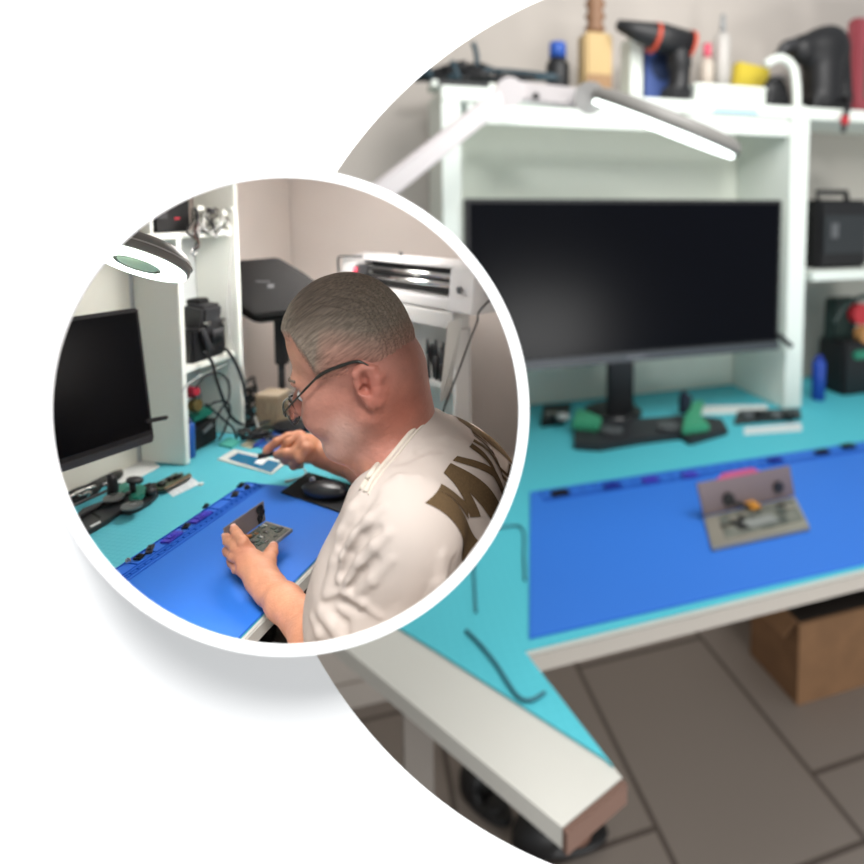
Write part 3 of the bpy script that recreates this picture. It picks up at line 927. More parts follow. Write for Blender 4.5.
# ================================================================== the seated man
def attr_mat(name, rough=.55, sub=0.0, nz=.08, nscale=60, bump=.0, bscale=200, stretch=None, flow=False):
    m = bpy.data.materials.new(name); m.use_nodes = True
    nt = m.node_tree; b = nt.nodes['Principled BSDF']
    b.inputs['Roughness'].default_value = rough
    b.inputs['Specular IOR Level'].default_value = .35
    if sub:
        b.inputs['Subsurface Weight'].default_value = sub
        b.inputs['Subsurface Radius'].default_value = (.012, .005, .003)
        b.inputs['Subsurface Scale'].default_value = .6
    at = nt.nodes.new('ShaderNodeAttribute'); at.attribute_name = 'tone'
    tc = nt.nodes.new('ShaderNodeTexCoord')
    mp = nt.nodes.new('ShaderNodeMapping')
    if stretch: mp.inputs['Scale'].default_value = stretch
    fa = nt.nodes.new('ShaderNodeAttribute'); fa.attribute_name = 'flow'
    nt.links.new(fa.outputs['Vector'] if flow else tc.outputs['Object'], mp.inputs['Vector'])
    n = nt.nodes.new('ShaderNodeTexNoise'); n.inputs['Scale'].default_value = nscale; n.inputs['Detail'].default_value = 5
    nt.links.new(mp.outputs['Vector'], n.inputs['Vector'])
    mr = nt.nodes.new('ShaderNodeMapRange'); mr.inputs['From Min'].default_value = .3; mr.inputs['From Max'].default_value = .7
    mr.inputs['To Min'].default_value = 1 - nz; mr.inputs['To Max'].default_value = 1 + nz
    nt.links.new(n.outputs['Fac'], mr.inputs['Value'])
    mx = nt.nodes.new('ShaderNodeVectorMath'); mx.operation = 'SCALE'
    nt.links.new(at.outputs['Color'], mx.inputs[0]); nt.links.new(mr.outputs['Result'], mx.inputs['Scale'])
    nt.links.new(mx.outputs[0], b.inputs['Base Color'])
    if bump:
        n2 = nt.nodes.new('ShaderNodeTexNoise'); n2.inputs['Scale'].default_value = bscale
        nt.links.new(mp.outputs['Vector'], n2.inputs['Vector'])
        bp = nt.nodes.new('ShaderNodeBump'); bp.inputs['Strength'].default_value = bump; bp.inputs['Distance'].default_value = .004
        nt.links.new(n2.outputs['Fac'], bp.inputs['Height']); nt.links.new(bp.outputs['Normal'], b.inputs['Normal'])
    MATS[name] = m
    return m


def paint(o, fn):
    me = o.data
    n = len(me.vertices)
    co = np.empty(n * 3); me.vertices.foreach_get('co', co)
    co = co.reshape(-1, 3) + np.array(wloc(o))
    c = fn(co)
    at = me.color_attributes.new('tone', 'FLOAT_COLOR', 'POINT')
    full = np.ones((n, 4)); full[:, :3] = c
    at.data.foreach_set('color', full.ravel())


def blend(base, col, w):
    return base * (1 - w[:, None]) + np.array(lin(col))[None] * w[:, None]


# head frame
sight = V((-.28, .93, 0)).normalized()
lp = V((-sight.y, sight.x, 0))
AL, PT, RL = math.radians(15), math.radians(20), math.radians(0)
Fh0 = lp * math.cos(AL) + sight * math.sin(AL)
F = Fh0 * math.cos(PT) - V((0, 0, 1)) * math.sin(PT)
U = V((0, 0, 1)) * math.cos(PT) + Fh0 * math.sin(PT)
L = U.cross(F)
HS = 1.0
ear_near = P(356, 389, .835)
HO = ear_near - L * (.078 * HS) + F * .002
HR = np.array(Matrix((F, L, U)).transposed())


def H(f, l, u):
    return HO + (F * f + L * l + U * u) * HS


def cranium(s, g=0.0, k=.03):
    """skull volume, g thicker"""
    for c, r in (((.007, 0, .067), (.079, .074, .089)), ((-.014, 0, .052), (.058, .072, .080)), ((.034, 0, .068), (.056, .062, .066)), ((-.028, 0, .014), (.040, .056, .052))):
        s.ell(H(*c), [(v + g) * HS for v in r], HR, k=k)


NB = P(397, 444, .945)                       # base of the neck inside the collar
nkc = (P(430, 404, .945) - P(364, 482, .945)).cross(P(397, 443, 1) - EYE).normalized()
if nkc.x > 0: nkc = -nkc
nkc = (nkc * 1.0 + FW * .02).normalized()
LS, RS = P(401, 528, .80), P(462, 486, 1.15)
LE, RE = P(348, 664, .835), P(392, 480, 1.36)
LW, RW = PZ(270, 589, .785), P(331, 456, 1.46)

vox = .0021
body = SDF((-.80, .66, .70), (.06, 1.70, 1.345), vox)
body.D[:] = 9
cranium(body)
# face
body.ell(H(.046, 0, -.018), np.array((.054, .056, .078)) * HS, HR, k=.03)
for sgn in (-1, 1):
    body.cap(H(.004, sgn * .052, -.046), H(.066, sgn * .022, -.088), .019 * HS, .015 * HS, k=.035)
    body.ell(H(.062, sgn * .044, -.004), np.array((.024, .018, .016)) * HS, HR, k=.025)
    body.ell(H(.080, sgn * .030, -.030), np.array((.022, .022, .022)) * HS, HR, k=.025)
body.ell(H(.082, 0, -.086), np.array((.018, .021, .016)) * HS, HR, k=.025)
body.ell(H(.050, 0, -.085), np.array((.036, .034, .018)) * HS, HR, k=.03)
body.cap(H(.088, -.030, .030), H(.088, .030, .030), .012 * HS, k=.02)
for sgn in (-1, 1):                            # eye sockets and lids
    body.ell(H(.098, sgn * .031, .012), np.array((.014, .017, .011)) * HS, HR, k=.012, op='sub')
    body.ell(H(.080, sgn * .031, .011), np.array((.0135, .0165, .0125)) * HS, HR, k=.006)
body.chain([H(.094, 0, .022), H(.108, 0, .002), H(.120, 0, -.014)], [.009 * HS, .0095 * HS, .0115 * HS], k=.012)
for sgn in (-1, 1):
    body.ell(H(.108, sgn * .012, -.017), np.array((.010, .008, .008)) * HS, HR, k=.007)
    body.ell(H(.112, sgn * .006, -.025), np.array((.005, .003, .003)) * HS, HR, k=.003, op='sub')
body.ell(H(.094, 0, -.045), np.array((.012, .026, .020)) * HS, HR, k=.015)
body.cap(H(.099, -.019, -.041), H(.104, 0, -.0385), .0052 * HS, k=.005)
body.cap(H(.099, .019, -.041), H(.104, 0, -.0385), .0052 * HS, k=.005)
body.cap(H(.097, -.016, -.050), H(.102, 0, -.052), .0058 * HS, k=.005)
body.cap(H(.097, .016, -.050), H(.102, 0, -.052), .0058 * HS, k=.005)
body.cap(H(.106, -.020, -.0455), H(.106, .020, -.0455), .0014 * HS, k=.003, op='sub')
# ears
for sgn in (-1, 1):
    er = Matrix.Rotation(sgn * .32, 3, 'Z') * .84
    er3 = Matrix.Rotation(sgn * .32, 3, 'Z')
    Re = HR @ np.array(er3)
    def E_(f, l, u):
        q_ = er @ V((f, l, u))
        return H(-.014 + q_.x, sgn * .072 + q_.y, -.002 + q_.z)
    body.ell(E_(-.004, sgn * .006, .002), np.array((.017, .007, .030)) * HS, Re, k=.008)
    rim_ = [E_(.012, sgn * .006, .010), E_(.009, sgn * .010, .027), E_(-.006, sgn * .013, .033), E_(-.019, sgn * .015, .024), E_(-.022, sgn * .014, .006), E_(-.014, sgn * .011, -.014), E_(-.004, sgn * .008, -.027)]
    body.ell(E_(-.004, sgn * .016, .002), np.array((.011, .013, .018)) * HS, Re, k=.004, op='sub')
    body.chain(rim_, [.0036 * HS] * 7, k=.006)
    body.chain([E_(-.013, sgn * .011, .018), E_(-.014, sgn * .010, .004), E_(-.008, sgn * .009, -.010)], [.003 * HS] * 3, k=.005)
    body.ell(E_(.000, sgn * .006, -.027), np.array((.009, .006, .010)) * HS, Re, k=.006)
    body.ell(E_(.009, sgn * .008, -.003), np.array((.005, .004, .008)) * HS, Re, k=.005)
    body.ell(E_(.000, sgn * .008, -.003), np.array((.007, .018, .010)) * HS, Re, k=.002, op='sub')
for sgn in (-1, 1):
    body.cap(H(-.012, sgn * .088, -.005), H(-.016, sgn * .060, -.003), .0065, .0055, k=.002, op='sub')
# neck and shoulders
body.cap(H(-.022, 0, -.015), NB, .054 * HS, .060, k=.035)
body.cap(H(.020, 0, -.060), NB.lerp(H(0, 0, -.05), .35) + F * .025, .040, .045, k=.03)
body.cap(H(-.034, -.02, -.005), NB, .040, .052, k=.03)
body.cap(H(-.034, .02, -.005), NB, .040, .052, k=.03)
# tendon of the neck
body.cap(H(-.022, .056, -.030), NB + V((-.05, -.02, .0)), .010, .012, k=.02)
body.chain([NB, LS, LE], [.042, .042, .036], k=.03)
body.chain([NB, RS, RE], [.055, .048, .042], k=.03)
# forearms
def lerp(a, b, t): return V(a).lerp(V(b), t)
body.chain([LE, lerp(LE, LW, .35), lerp(LE, LW, .8), LW], [.034, .034, .0245, .0215], k=.02)
body.chain([RE, lerp(RE, RW, .35), lerp(RE, RW, .8), RW], [.040, .041, .031, .029], k=.02)

# left hand, fingers over the phone --------------------------------------
ph = {k: PZ(*v) for k, v in dict(
    palm1=(261, 577, .792), palm2=(253, 563, .806),
    k1=(249, 551, .818), k2=(244, 553, .820), k3=(241, 560, .813), k4=(243, 570, .800),
    a1=(243, 542, .836), a2=(237, 534, .838), a3=(234, 529, .832),
    b1=(235, 547, .826), b2=(228, 541, .822), b3=(226, 537, .812),
    c1=(233, 556, .812), c2=(228, 552, .804), c3=(226, 550, .796),
    d1=(237, 569, .795), d2=(232, 563, .790), d3=(230, 560, .785),
    t0=(264, 574, .796), t1=(268, 562, .803), t2=(271, 553, .806), t3=(273, 547, .804)).items()}
kf = .0032
body.chain([LW, ph['palm1'], ph['palm2']], [.0215, .022, .020], k=.02)
for a in ('k1', 'k2', 'k3', 'k4'):
    body.cap(ph['palm1'], ph[a], .013, .0098, k=.010)
FR = .0090
for seq, f in (('k1 a1 a2 a3', 1), ('k2 b1 b2 b3', 1), ('k3 c1 c2 c3', .95), ('k4 d1 d2 d3', .88)):
    pts = [ph[a] for a in seq.split()]
    body.chain(pts, [.0100 * f, FR * f, .0084 * f, .0074 * f], k=kf)
body.chain([ph['palm1'], ph['t0'], ph['t1'], ph['t2'], ph['t3']], [.018, .017, .0125, .0105, .0090], k=.008)
# right hand, pinching a small tool --------------------------------------
rh = {k: P(*v) for k, v in dict(
    p0=(322, 453, 1.465), p1=(311, 448, 1.47), k1=(299, 436, 1.49), k2=(300, 437, 1.455), k3=(303, 442, 1.43), k4=(307, 449, 1.415),
    a1=(288, 437, 1.475), a2=(277, 442, 1.46), a3=(268, 449, 1.455), a4=(266, 452, 1.45),
    b1=(289, 443, 1.44), b2=(282, 452, 1.445), b3=(284, 460, 1.46),
    c1=(294, 452, 1.415), c2=(287, 460, 1.43), c3=(294, 463, 1.45),
    d1=(300, 459, 1.405), d2=(294, 465, 1.42), d3=(300, 465, 1.44),
    t0=(309, 455, 1.44), t1=(298, 456, 1.415), t2=(286, 454, 1.41), t3=(278, 454.5, 1.42)).items()}
body.chain([RW, rh['p0'], rh['p1']], [.029, .028, .026], k=.02)
for a in ('k1', 'k2', 'k3', 'k4'):
    body.cap(rh['p1'], rh[a], .024, .0135, k=.015)
for seq in ('k1 a1 a2 a3 a4', 'k2 b1 b2 b3', 'k3 c1 c2 c3', 'k4 d1 d2 d3'):
    pts = [rh[a] for a in seq.split()]
    body.chain(pts, [.0135, .0115, .0108, .0095, .0085][:len(pts)], k=.005)
body.chain([rh['p1'], rh['t0'], rh['t1'], rh['t2'], rh['t3']], [.020, .018, .0130, .0125, .0112], k=.007)
vv, ff = body.mesh()
SKIN = attr_mat('skin', rough=.5, sub=.12, nz=.10, nscale=45, bump=.25, bscale=160)
man = thing('person', V((.10, .98, 0)), 'grey haired person in white printed t-shirt and glasses, seated holding an opened phone', 'person', a=True)
o_body = raw('body', vv, ff, SKIN, man)


def hl(co):
    return ((co - np.array(HO)) @ HR) / HS


def g3(q, c, r):
    return np.exp(-(((q - np.array(c)) / np.array(r)) ** 2).sum(1))


def tone_skin(co):
    n = len(co)
    base = np.tile(np.array(lin((194, 136, 106))), (n, 1))
    q = hl(co)
    head = np.clip((co[:, 2] - 1.03) / .03, 0, 1) * np.clip((.28 - np.linalg.norm(q, axis=1)) / .05, 0, 1)
    base = blend(base, (176, 122, 106), head)
    base = blend(base, (214, 160, 132), head * g3(q, (.09, .03, .07), (.05, .06, .04)))      # forehead
    base = blend(base, (150, 84, 66), head * .8 * g3(q, (-.03, .05, -.055), (.06, .07, .05)))      # sunburnt neck
    base = blend(base, (162, 92, 78), head * .7 * g3(q, (-.022, .08, .0), (.03, .02, .035)))        # ear
    base = blend(base, (186, 104, 92), head * .8 * g3(q, (.115, 0, -.015), (.02, .02, .015)))      # nose tip
    base = blend(base, (176, 96, 88), head * .8 * g3(q, (.103, 0, -.045), (.012, .022, .010)))     # lips
    base = blend(base, (196, 170, 158), head * .75 * g3(q, (.072, 0, -.082), (.045, .055, .030)))  # pale stubble
    base = blend(base, (196, 170, 158), head * .5 * g3(q, (.04, .055, -.055), (.035, .02, .025)))
    for k in ('k1', 'k2', 'k3', 'k4'):                                                    # redder knuckles
        for D_ in (ph, rh):
            base = blend(base, (196, 120, 100), .5 * np.exp(-(((co - np.array(D_[k])) / .012) ** 2).sum(1)))
    for D_, ks in ((ph, ('a3', 'b3', 'c3', 'd3', 't3')), (rh, ('t3', 'a4'))):
        for k in ks:
            base = blend(base, (226, 156, 134), .6 * np.exp(-(((co - np.array(D_[k])) / .012) ** 2).sum(1)))
    return base


paint(o_body, tone_skin)

# fingernails
nail = mat('nail', (226, 176, 158), .3)
for a, b, dvv in ((ph['a2'], ph['a3'], V((0, -.3, 1))), (ph['b2'], ph['b3'], V((-.4, -.4, 1))), (ph['t2'], ph['t3'], V((0, -.5, 1))), (rh['t2'], rh['t3'], V((0, -.8, .8)))):
    ax = (b - a).normalized(); up_ = (dvv - ax * dvv.dot(ax)).normalized()
    c_ = b + up_ * .0072
    s = SDF(c_ - V((.014, .014, .014)), c_ + V((.014, .014, .014)), .0008)
    s.ell(c_, (.0065, .0048, .0020), np.array(Matrix((ax, up_.cross(ax), up_)).transposed()), k=0)
    vv, ff = s.mesh(); raw('fingernail', vv, ff, nail, man)

# hair: a close crop thickened over the skull, cut along the hairline ------
hs = SDF(np.array(HO) - .19, np.array(HO) + .19, .0018)
cranium(hs, .0045)
X = hs.full()
q = ((X - np.array(HO)) @ HR) / HS
hair_line = np.interp(q[..., 0], [-.12, -.09, -.05, -.032, -.022, -.004, .002, .030, .050, .058, .064, .074, .10], [-.034, -.038, -.030, -.004, .026, .030, .006, .004, .012, .040, .080, .090, .094])
def front_line(q_):
    fe = q_[..., 0] + .30 * np.maximum(np.abs(q_[..., 1]) - .015, 0)
    return np.interp(fe, [.052, .066, .076, .10], [-.06, .040, .088, .096])
hair_line = np.maximum(hair_line, front_line(q))
st = np.sin(q[..., 1] * 620 + 3.1 * np.sin(q[..., 0] * 60)) * .0006 + np.sin(q[..., 1] * 1130 + q[..., 0] * 110 + 2 * np.sin(q[..., 2] * 70)) * .0005
th_ = np.clip((q[..., 2] - hair_line) / np.interp(q[..., 0], [.02, .06], [.075, .018]), 0, 1)
hs.D = (hs.D + .0052 * (1 - th_) ** .6 - .0015 * th_ + st * th_).astype(np.float32)
hs.D = np.maximum(hs.D, (hair_line - .004 - q[..., 2]) * .5).astype(np.float32)
vv, ff = hs.mesh()
HAIR = attr_mat('hair_grey', rough=.75, nz=.38, nscale=1.0, bump=.5, bscale=1.6, flow=True)
o_hair = raw('hair', vv, ff, HAIR, man)


def tone_hair(co):
    q = hl(co)
    n = len(co)
    base = np.tile(np.array(lin((136, 122, 108))), (n, 1))
    line = np.interp(q[:, 0], [-.12, -.05, .0, .04, .05, .058, .064, .074, .10], [-.034, -.028, .0, .004, .012, .04, .08, .09, .094])
    line = np.maximum(line, front_line(q))
    low = np.clip(1 - (q[:, 2] - line) / np.interp(q[:, 0], [.015, .055], [.095, .02]), 0, 1)
    base = blend(base, (176, 164, 146), np.clip((q[:, 0] - .045) / .035, 0, 1) * (1 - low * .5))
    base = blend(base, (160, 148, 132), .6 * g3(q, (-.075, 0, .09), (.04, .08, .05)))
    w_ = np.clip(low * 1.25, 0, 1)[:, None] ** .8
    base = base * (1 - w_) + tone_skin(co) * w_
    return base


paint(o_hair, tone_hair)
_co = np.empty(len(o_hair.data.vertices) * 3); o_hair.data.vertices.foreach_get('co', _co)
_q = hl(_co.reshape(-1, 3) + np.array(wloc(o_hair)))
_fl = o_hair.data.attributes.new('flow', 'FLOAT_VECTOR', 'POINT')
_fl.data.foreach_set('vector', np.stack([_q[:, 0] * 38 + _q[:, 2] * 20, _q[:, 1] * 330, _q[:, 2] * 330 + _q[:, 0] * 90], 1).ravel())
obj('eyebrow', MB().tube([H(.100, .014, .034), H(.100, .030, .038), H(.088, .046, .034)], [.0032, .0038, .0022], 8), mat('brow_grey', (120, 104, 90), .8), man, smooth=True)
obj('eyebrow', MB().tube([H(.100, -.014, .034), H(.100, -.030, .038), H(.088, -.046, .034)], [.0032, .0038, .0022], 8), MATS['brow_grey'], man, smooth=True)
for sgn in (-1, 1):
    c_ = H(.0875, sgn * .031, .010)
    e_ = obj('eye', MB().lathe(c_, F, [(-.010, .004), (-.006, .0095), (0, .0112), (.006, .0095), (.0095, .0055), (.0108, .001)], 20), mat('eye_white', (205, 200, 196), .2), man, smooth=True)
    obj('iris', MB().lathe(c_ + (F * .9 - U * .35).normalized() * .0088, (F * .9 - U * .35), [(0, .0055), (.0020, .0045), (.0028, .001)], 16), mat('iris', (52, 58, 48), .2), e_, smooth=True)

# glasses ------------------------------------------------------------------
gl = mat('glasses_metal', (46, 48, 44), .35, metal=.5)
lensm = bpy.data.materials.new('spectacle_lens'); lensm.use_nodes = True
bb = lensm.node_tree.nodes['Principled BSDF']
bb.inputs['Transmission Weight'].default_value = 1; bb.inputs['Roughness'].default_value = .02; bb.inputs['IOR'].default_value = 1.05
bb.inputs['Base Color'].default_value = (.86, .9, .88, 1)
g_root = obj('glasses', MB().tube([H(.121, -.010, .006), H(.124, 0, .010), H(.121, .010, .006)], .0016, 8), gl, man, smooth=True)
g_root['label'] = 'thin dark metal spectacles worn low on the nose'
for sgn in (-1, 1):
    ring_ = []
    for i in range(25):
        g = 2 * math.pi * i / 24
        w_ = .026 * math.copysign(abs(math.cos(g)) ** .75, math.cos(g)); h_ = .0185 * math.copysign(abs(math.sin(g)) ** .75, math.sin(g))
        ring_.append(H(.121 - .010 * abs(w_ * sgn + .033) / .06 - .004 * (h_ < 0), sgn * .035 + w_, -.006 + h_))
    obj('rim', MB().tube(ring_, .0013, 8, n=2), gl, g_root, smooth=True)
    m_ = MB(); m_.add(ring_[:-1] + [p - F * .0012 for p in ring_[:-1]], [tuple(range(24)), tuple(range(24, 48))[::-1]] + [(i, 24 + i, 24 + (i + 1) % 24, (i + 1) % 24) for i in range(24)])
    obj('lens', m_, lensm, g_root)
    obj('temple', MB().tube([H(.112, sgn * .061, -.002), H(.104, sgn * .068, .004), H(.060, sgn * .0745, .026), H(.035, sgn * .0765, .036), H(.010, sgn * .0790, .038), H(-.018, sgn * .0800, .036), H(-.030, sgn * .0795, .024)], [.0013, .0013, .0018, .0026, .0026, .0024, .0020], 8), gl, g_root, smooth=True)

# t-shirt ------------------------------------------------------------------
sv = .0030
sh = SDF((-.50, .62, .50), (.30, 1.45, 1.22), sv)
BX = V((-.43, .04, .90)).normalized()                  # up along the bent back
Fb = VA - BX * VA.dot(BX); Fb.normalize()
Lb = BX.cross(Fb)
Rb = np.array(Matrix((Fb, Lb, BX)).transposed())
CC = V((-.145, .975, .860))
sh.ell(CC, (.128, .212, .215), Rb, k=.04)
sh.ell(CC - BX * .18, (.135, .185, .22), Rb, k=.06)
sh.cap(CC - BX * .15, CC - BX * .40, .165, .17, k=.06)
sh.cap(NB - V((0, 0, .035)), LS, .050, .060, k=.07)
sh.cap(NB - V((0, 0, .035)), RS, .060, .068, k=.05)
sh.ell(NB + V((.030, .03, -.045)), (.085, .11, .05), k=.05)
sh.cap(NB + nkc * .01, NB - nkc * .10, .076, .086, k=.04)
lsl = lerp(LS, LE, .93)
sh.chain([LS, lerp(LS, LE, .5), lsl], [.060, .063, .060], k=.085)
rsl = lerp(RS, RE, .78)
sh.chain([RS, lerp(RS, RE, .5), rsl], [.068, .066, .064], k=.04)
# folds: ridges and troughs from the armpit and down the sleeve
def bvh_of(s_):
    vv, ff = s_.mesh()
    return BVHTree.FromPolygons([V(p) for p in vv.tolist()], [tuple(q_) for q_ in ff.tolist()])


b0 = bvh_of(sh)
def fold(pp, r, h, op='add', k=.006):
    """a ridge (or trough) of height h following the cloth"""
    pts = []
    for (x, y) in pp:
        p_, n_, _, _ = b0.ray_cast(EYE, ray(x, y).normalized())
        if p_ is None: continue
        if n_.dot(EYE - p_) < 0: n_ = -n_
        pts.append(p_ + n_ * ((h - r) if op == 'add' else (r - h)))
    if len(pts) > 1: sh.chain(pts, [r * .7] + [r] * (len(pts) - 2) + [r * .7], k=k, op=op)
A_, S_ = 'add', 'sub'
for pp, r, h, op in (
    ([(366, 488), (352, 508), (341, 532), (333, 560), (327, 590)], .009, .005, A_),
    ([(374, 496), (361, 512), (349, 530), (341, 546)], .007, .0045, S_),
    ([(382, 508), (368, 520), (355, 536), (345, 556), (338, 580)], .008, .006, A_),
    ([(378, 530), (364, 540), (352, 556), (344, 574)], .008, .006, S_),
    ([(388, 534), (374, 546), (360, 562), (349, 582), (338, 604)], .008, .005, A_),
    ([(376, 562), (364, 574), (352, 588)], .007, .005, S_),
    ([(392, 560), (372, 580), (352, 598)], .007, .003, A_),
    ([(326, 596), (344, 594), (362, 604), (380, 618)], .006, .003, A_),
    ([(324, 604), (342, 602), (360, 612)], .005, .003, S_),
    ([(322, 612), (334, 624), (340, 640)], .007, .005, A_),
    ([(332, 610), (344, 624), (350, 644)], .006, .004, S_),
    ([(312, 618), (320, 632), (318, 646)], .006, .004, A_),
    ([(442, 556), (438, 580), (430, 604), (418, 622)], .012, .006, A_),
    ([(452, 560), (448, 584), (440, 606)], .010, .005, S_),
    ([(462, 566), (458, 586), (452, 600)], .010, .005, A_),
    ([(424, 440), (446, 438), (468, 446)], .008, .003, A_),
    ([(400, 462), (420, 452), (440, 450)], .008, .003, S_),
    ([(385, 486), (400, 478), (420, 476)], .010, .003, A_)):
    fold(pp, r, h, op)
# hollow for the neck and the arm openings
Rn_ = frame(nkc.cross(V((0, 1, 0))), z=nkc)
sh.box(NB + nkc * .058, (.25, .25, .12), np.array(Rn_), rad=.03, k=.01, op='sub')
sh.cap(NB + nkc * .05, NB - nkc * .03, .064, .062, k=.004, op='sub')
dle = (LE - LS).normalized()
sh.cap(lsl + dle * .055, lsl + dle * .12, .052, .062, k=.006, op='sub')
dre = (RE - RS).normalized()
sh.cap(rsl + dre * .055, rsl + dre * .12, .050, .062, k=.006, op='sub')
X = sh.full()
nzv = (np.sin(X[..., 0] * 31 + X[..., 2] * 43 + 2 * np.sin(X[..., 1] * 23)) * np.sin(X[..., 1] * 27 - X[..., 2] * 19)) * .0022
sh.D = (sh.D + nzv).astype(np.float32)
vv, ff = sh.mesh()
SHIRT = mat('shirt_cotton', (184, 172, 163), .9, bump=.12, bscale=900, spec=.15)
o_sh = raw('t_shirt', vv, ff, SHIRT, man)
o_sh['label'] = 'white cotton t-shirt with dark lettering across the back'
bvh = BVHTree.FromPolygons([V(p) for p in vv.tolist()], [tuple(q_) for q_ in ff.tolist()])


def hit(px, py):
    r = ray(px, py).normalized()
    h = bvh.ray_cast(EYE, r)
    return h[0]


# collar: ribbed band round the neck opening
cx_ = nkc.cross(V((0, 1, 0))).normalized(); cy_ = nkc.cross(cx_)
ccen = NB + nkc * .004
for t_, (off, rr_) in enumerate(((0, .0042), (4.5, .0036), (8.5, .0018))):
    cp = []
    for (x, y) in ((431, 402), (423, 412), (412, 424), (400, 438), (387, 454), (375, 468), (366, 481), (362, 489)):
        p_ = hit(x + off * .75, y + off * .65)
        if p_ is not None: cp.append(p_ - ray(x, y).normalized() * (.0005 if t_ < 2 else 0))
    if len(cp) > 2:
        obj('collar', MB().tube(cp, rr_, 8), mat('collar_cotton', (198, 188, 174), .9, bump=.2, bscale=700, spec=.15), o_sh, smooth=True)
back_c = [ccen + (cx_ * math.cos(g) + cy_ * math.sin(g)) * .072 for g in np.linspace(0, 2 * math.pi, 40)]
obj('collar', MB().tube(back_c, .005, 8, n=2), MATS['collar_cotton'], o_sh, smooth=True)

# print: block letters laid on the cloth --------------------------------------
a0, a1, a2 = hit(424, 503), hit(470, 429), hit(462, 562)
if a0 and a1 and a2:
    sx_, tx_ = a1 - a0, a2 - a0
    nb = sx_.cross(tx_).normalized()
    if nb.dot(EYE - a0) < 0: nb = -nb
    # letters in a unit strip: s across the back, t down the back
    LET = []
    def poly(*p): LET.append(list(p))
    # M
    poly((0, 0), (.13, 0), (.20, 1), (.0, 1.08)); poly((.13, 0), (.20, .0), (.27, .45), (.20, .62)); poly((.27, .45), (.34, 0), (.40, 0), (.30, .75), (.22, .62))
    poly((.34, 0), (.47, 0), (.50, 1), (.36, 1))
    # Y
    poly((.50, 0), (.56, 0), (.62, .36), (.575, .48)); poly((.62, .36), (.67, 0), (.725, 0), (.635, .48), (.575, .48)); poly((.575, .46), (.64, .46), (.64, 1), (.57, 1))
    # K
    poly((.745, 0), (.79, 0), (.79, 1), (.73, 1)); poly((.79, .42), (.85, 0), (.88, 0), (.82, .48), (.79, .60)); poly((.80, .44), (.83, .40), (.885, 1), (.84, 1))
    # E
    poly((.90, 0), (.94, 0), (.94, 1), (.90, 1)); poly((.94, 0), (1.12, 0), (1.12, .14), (.94, .14)); poly((.94, .44), (1.03, .44), (1.03, .56), (.94, .56)); poly((.94, .86), (1.12, .86), (1.12, 1), (.94, 1))
    # last broad distressed block
    poly((1.16, -.02), (1.36, -.02), (1.36, 1), (1.16, 1))
    ink = mat('brown_ink', (92, 74, 52), .9, noise=.15, nscale=300, spec=.1)
    for pl_ in LET:
        bm = bmesh.new()
        vs = [bm.verts.new((s_, t_, 0)) for s_, t_ in pl_]
        bm.faces.new(vs)
        bmesh.ops.triangulate(bm, faces=bm.faces)
        for _ in range(5):
            bmesh.ops.subdivide_edges(bm, edges=[e for e in bm.edges if e.calc_length() > .035], cuts=1, use_grid_fill=True)
            bmesh.ops.triangulate(bm, faces=bm.faces)
        out, ok = [], True
        for v in bm.verts:
            p = a0 + sx_ * v.co.x + tx_ * v.co.y
            h = bvh.ray_cast(p + nb * .12, -nb, .5)
            if h[0] is None: ok = False; break
            out.append(h[0] + nb * .0012)
        if ok:
            idx = {v: i for i, v in enumerate(bm.verts)}
            top_f = [tuple(idx[v] for v in f.verts) for f in bm.faces]
            o = obj('lettering', MB().add(out, top_f), ink, o_sh, smooth=True)
        bm.free()
    # second, smaller line
    for (s0, s1) in ((.62, .66), (.70, .84), (.88, .93), (.97, 1.10)):
        pts = []
        for (s_, t_) in ((s0, 1.08), (s1, 1.08), (s1, 1.4), (s0, 1.4)):
            h = bvh.ray_cast(a0 + sx_ * s_ + tx_ * t_ + nb * .12, -nb, .5)
            if h[0]: pts.append(h[0] + nb * .0015)
        if len(pts) == 4: obj('lettering', MB().add(pts, [(0, 1, 2, 3)]), ink, o_sh)

# trousers, dark below the bench edge
tro = SDF((-.65, .62, .30), (.35, 1.35, .72), .005)
hip = V((.10, 1.0, .50))
tro.ell(hip, (.16, .20, .13), k=.05)
tro.cap(V((.05, .88, .53)), V((-.42, .98, .56)), .085, .065, k=.04)
tro.cap(V((.07, 1.10, .53)), V((-.40, 1.18, .56)), .085, .065, k=.04)
tro.cap(V((-.42, .98, .56)), V((-.36, .97, .34)), .062, .05, k=.03)
tro.cap(V((-.40, 1.18, .56)), V((-.34, 1.18, .34)), .062, .05, k=.03)
vv, ff = tro.mesh(); raw('trousers', vv, ff, mat('dark_denim', (26, 24, 26), .9), man)
t = thing('stool', V((.10, 1.0, 0)), 'dark stool under the seated man', 'stool', a=True)
obj('seat', MB().lathe((.10, 1.0, .31), (0, 0, 1), [(0, .17), (.01, .18), (.045, .18), (.055, .16)], 36), blackm, t, smooth=True)
obj('column', MB().cyl((.10, 1.0, .02), (.10, 1.0, .31), .025), dgrey, t, smooth=True)
obj('base', MB().lathe((.10, 1.0, .001), (0, 0, 1), [(0, .22), (.01, .22), (.03, .04)], 36), dgrey, t)

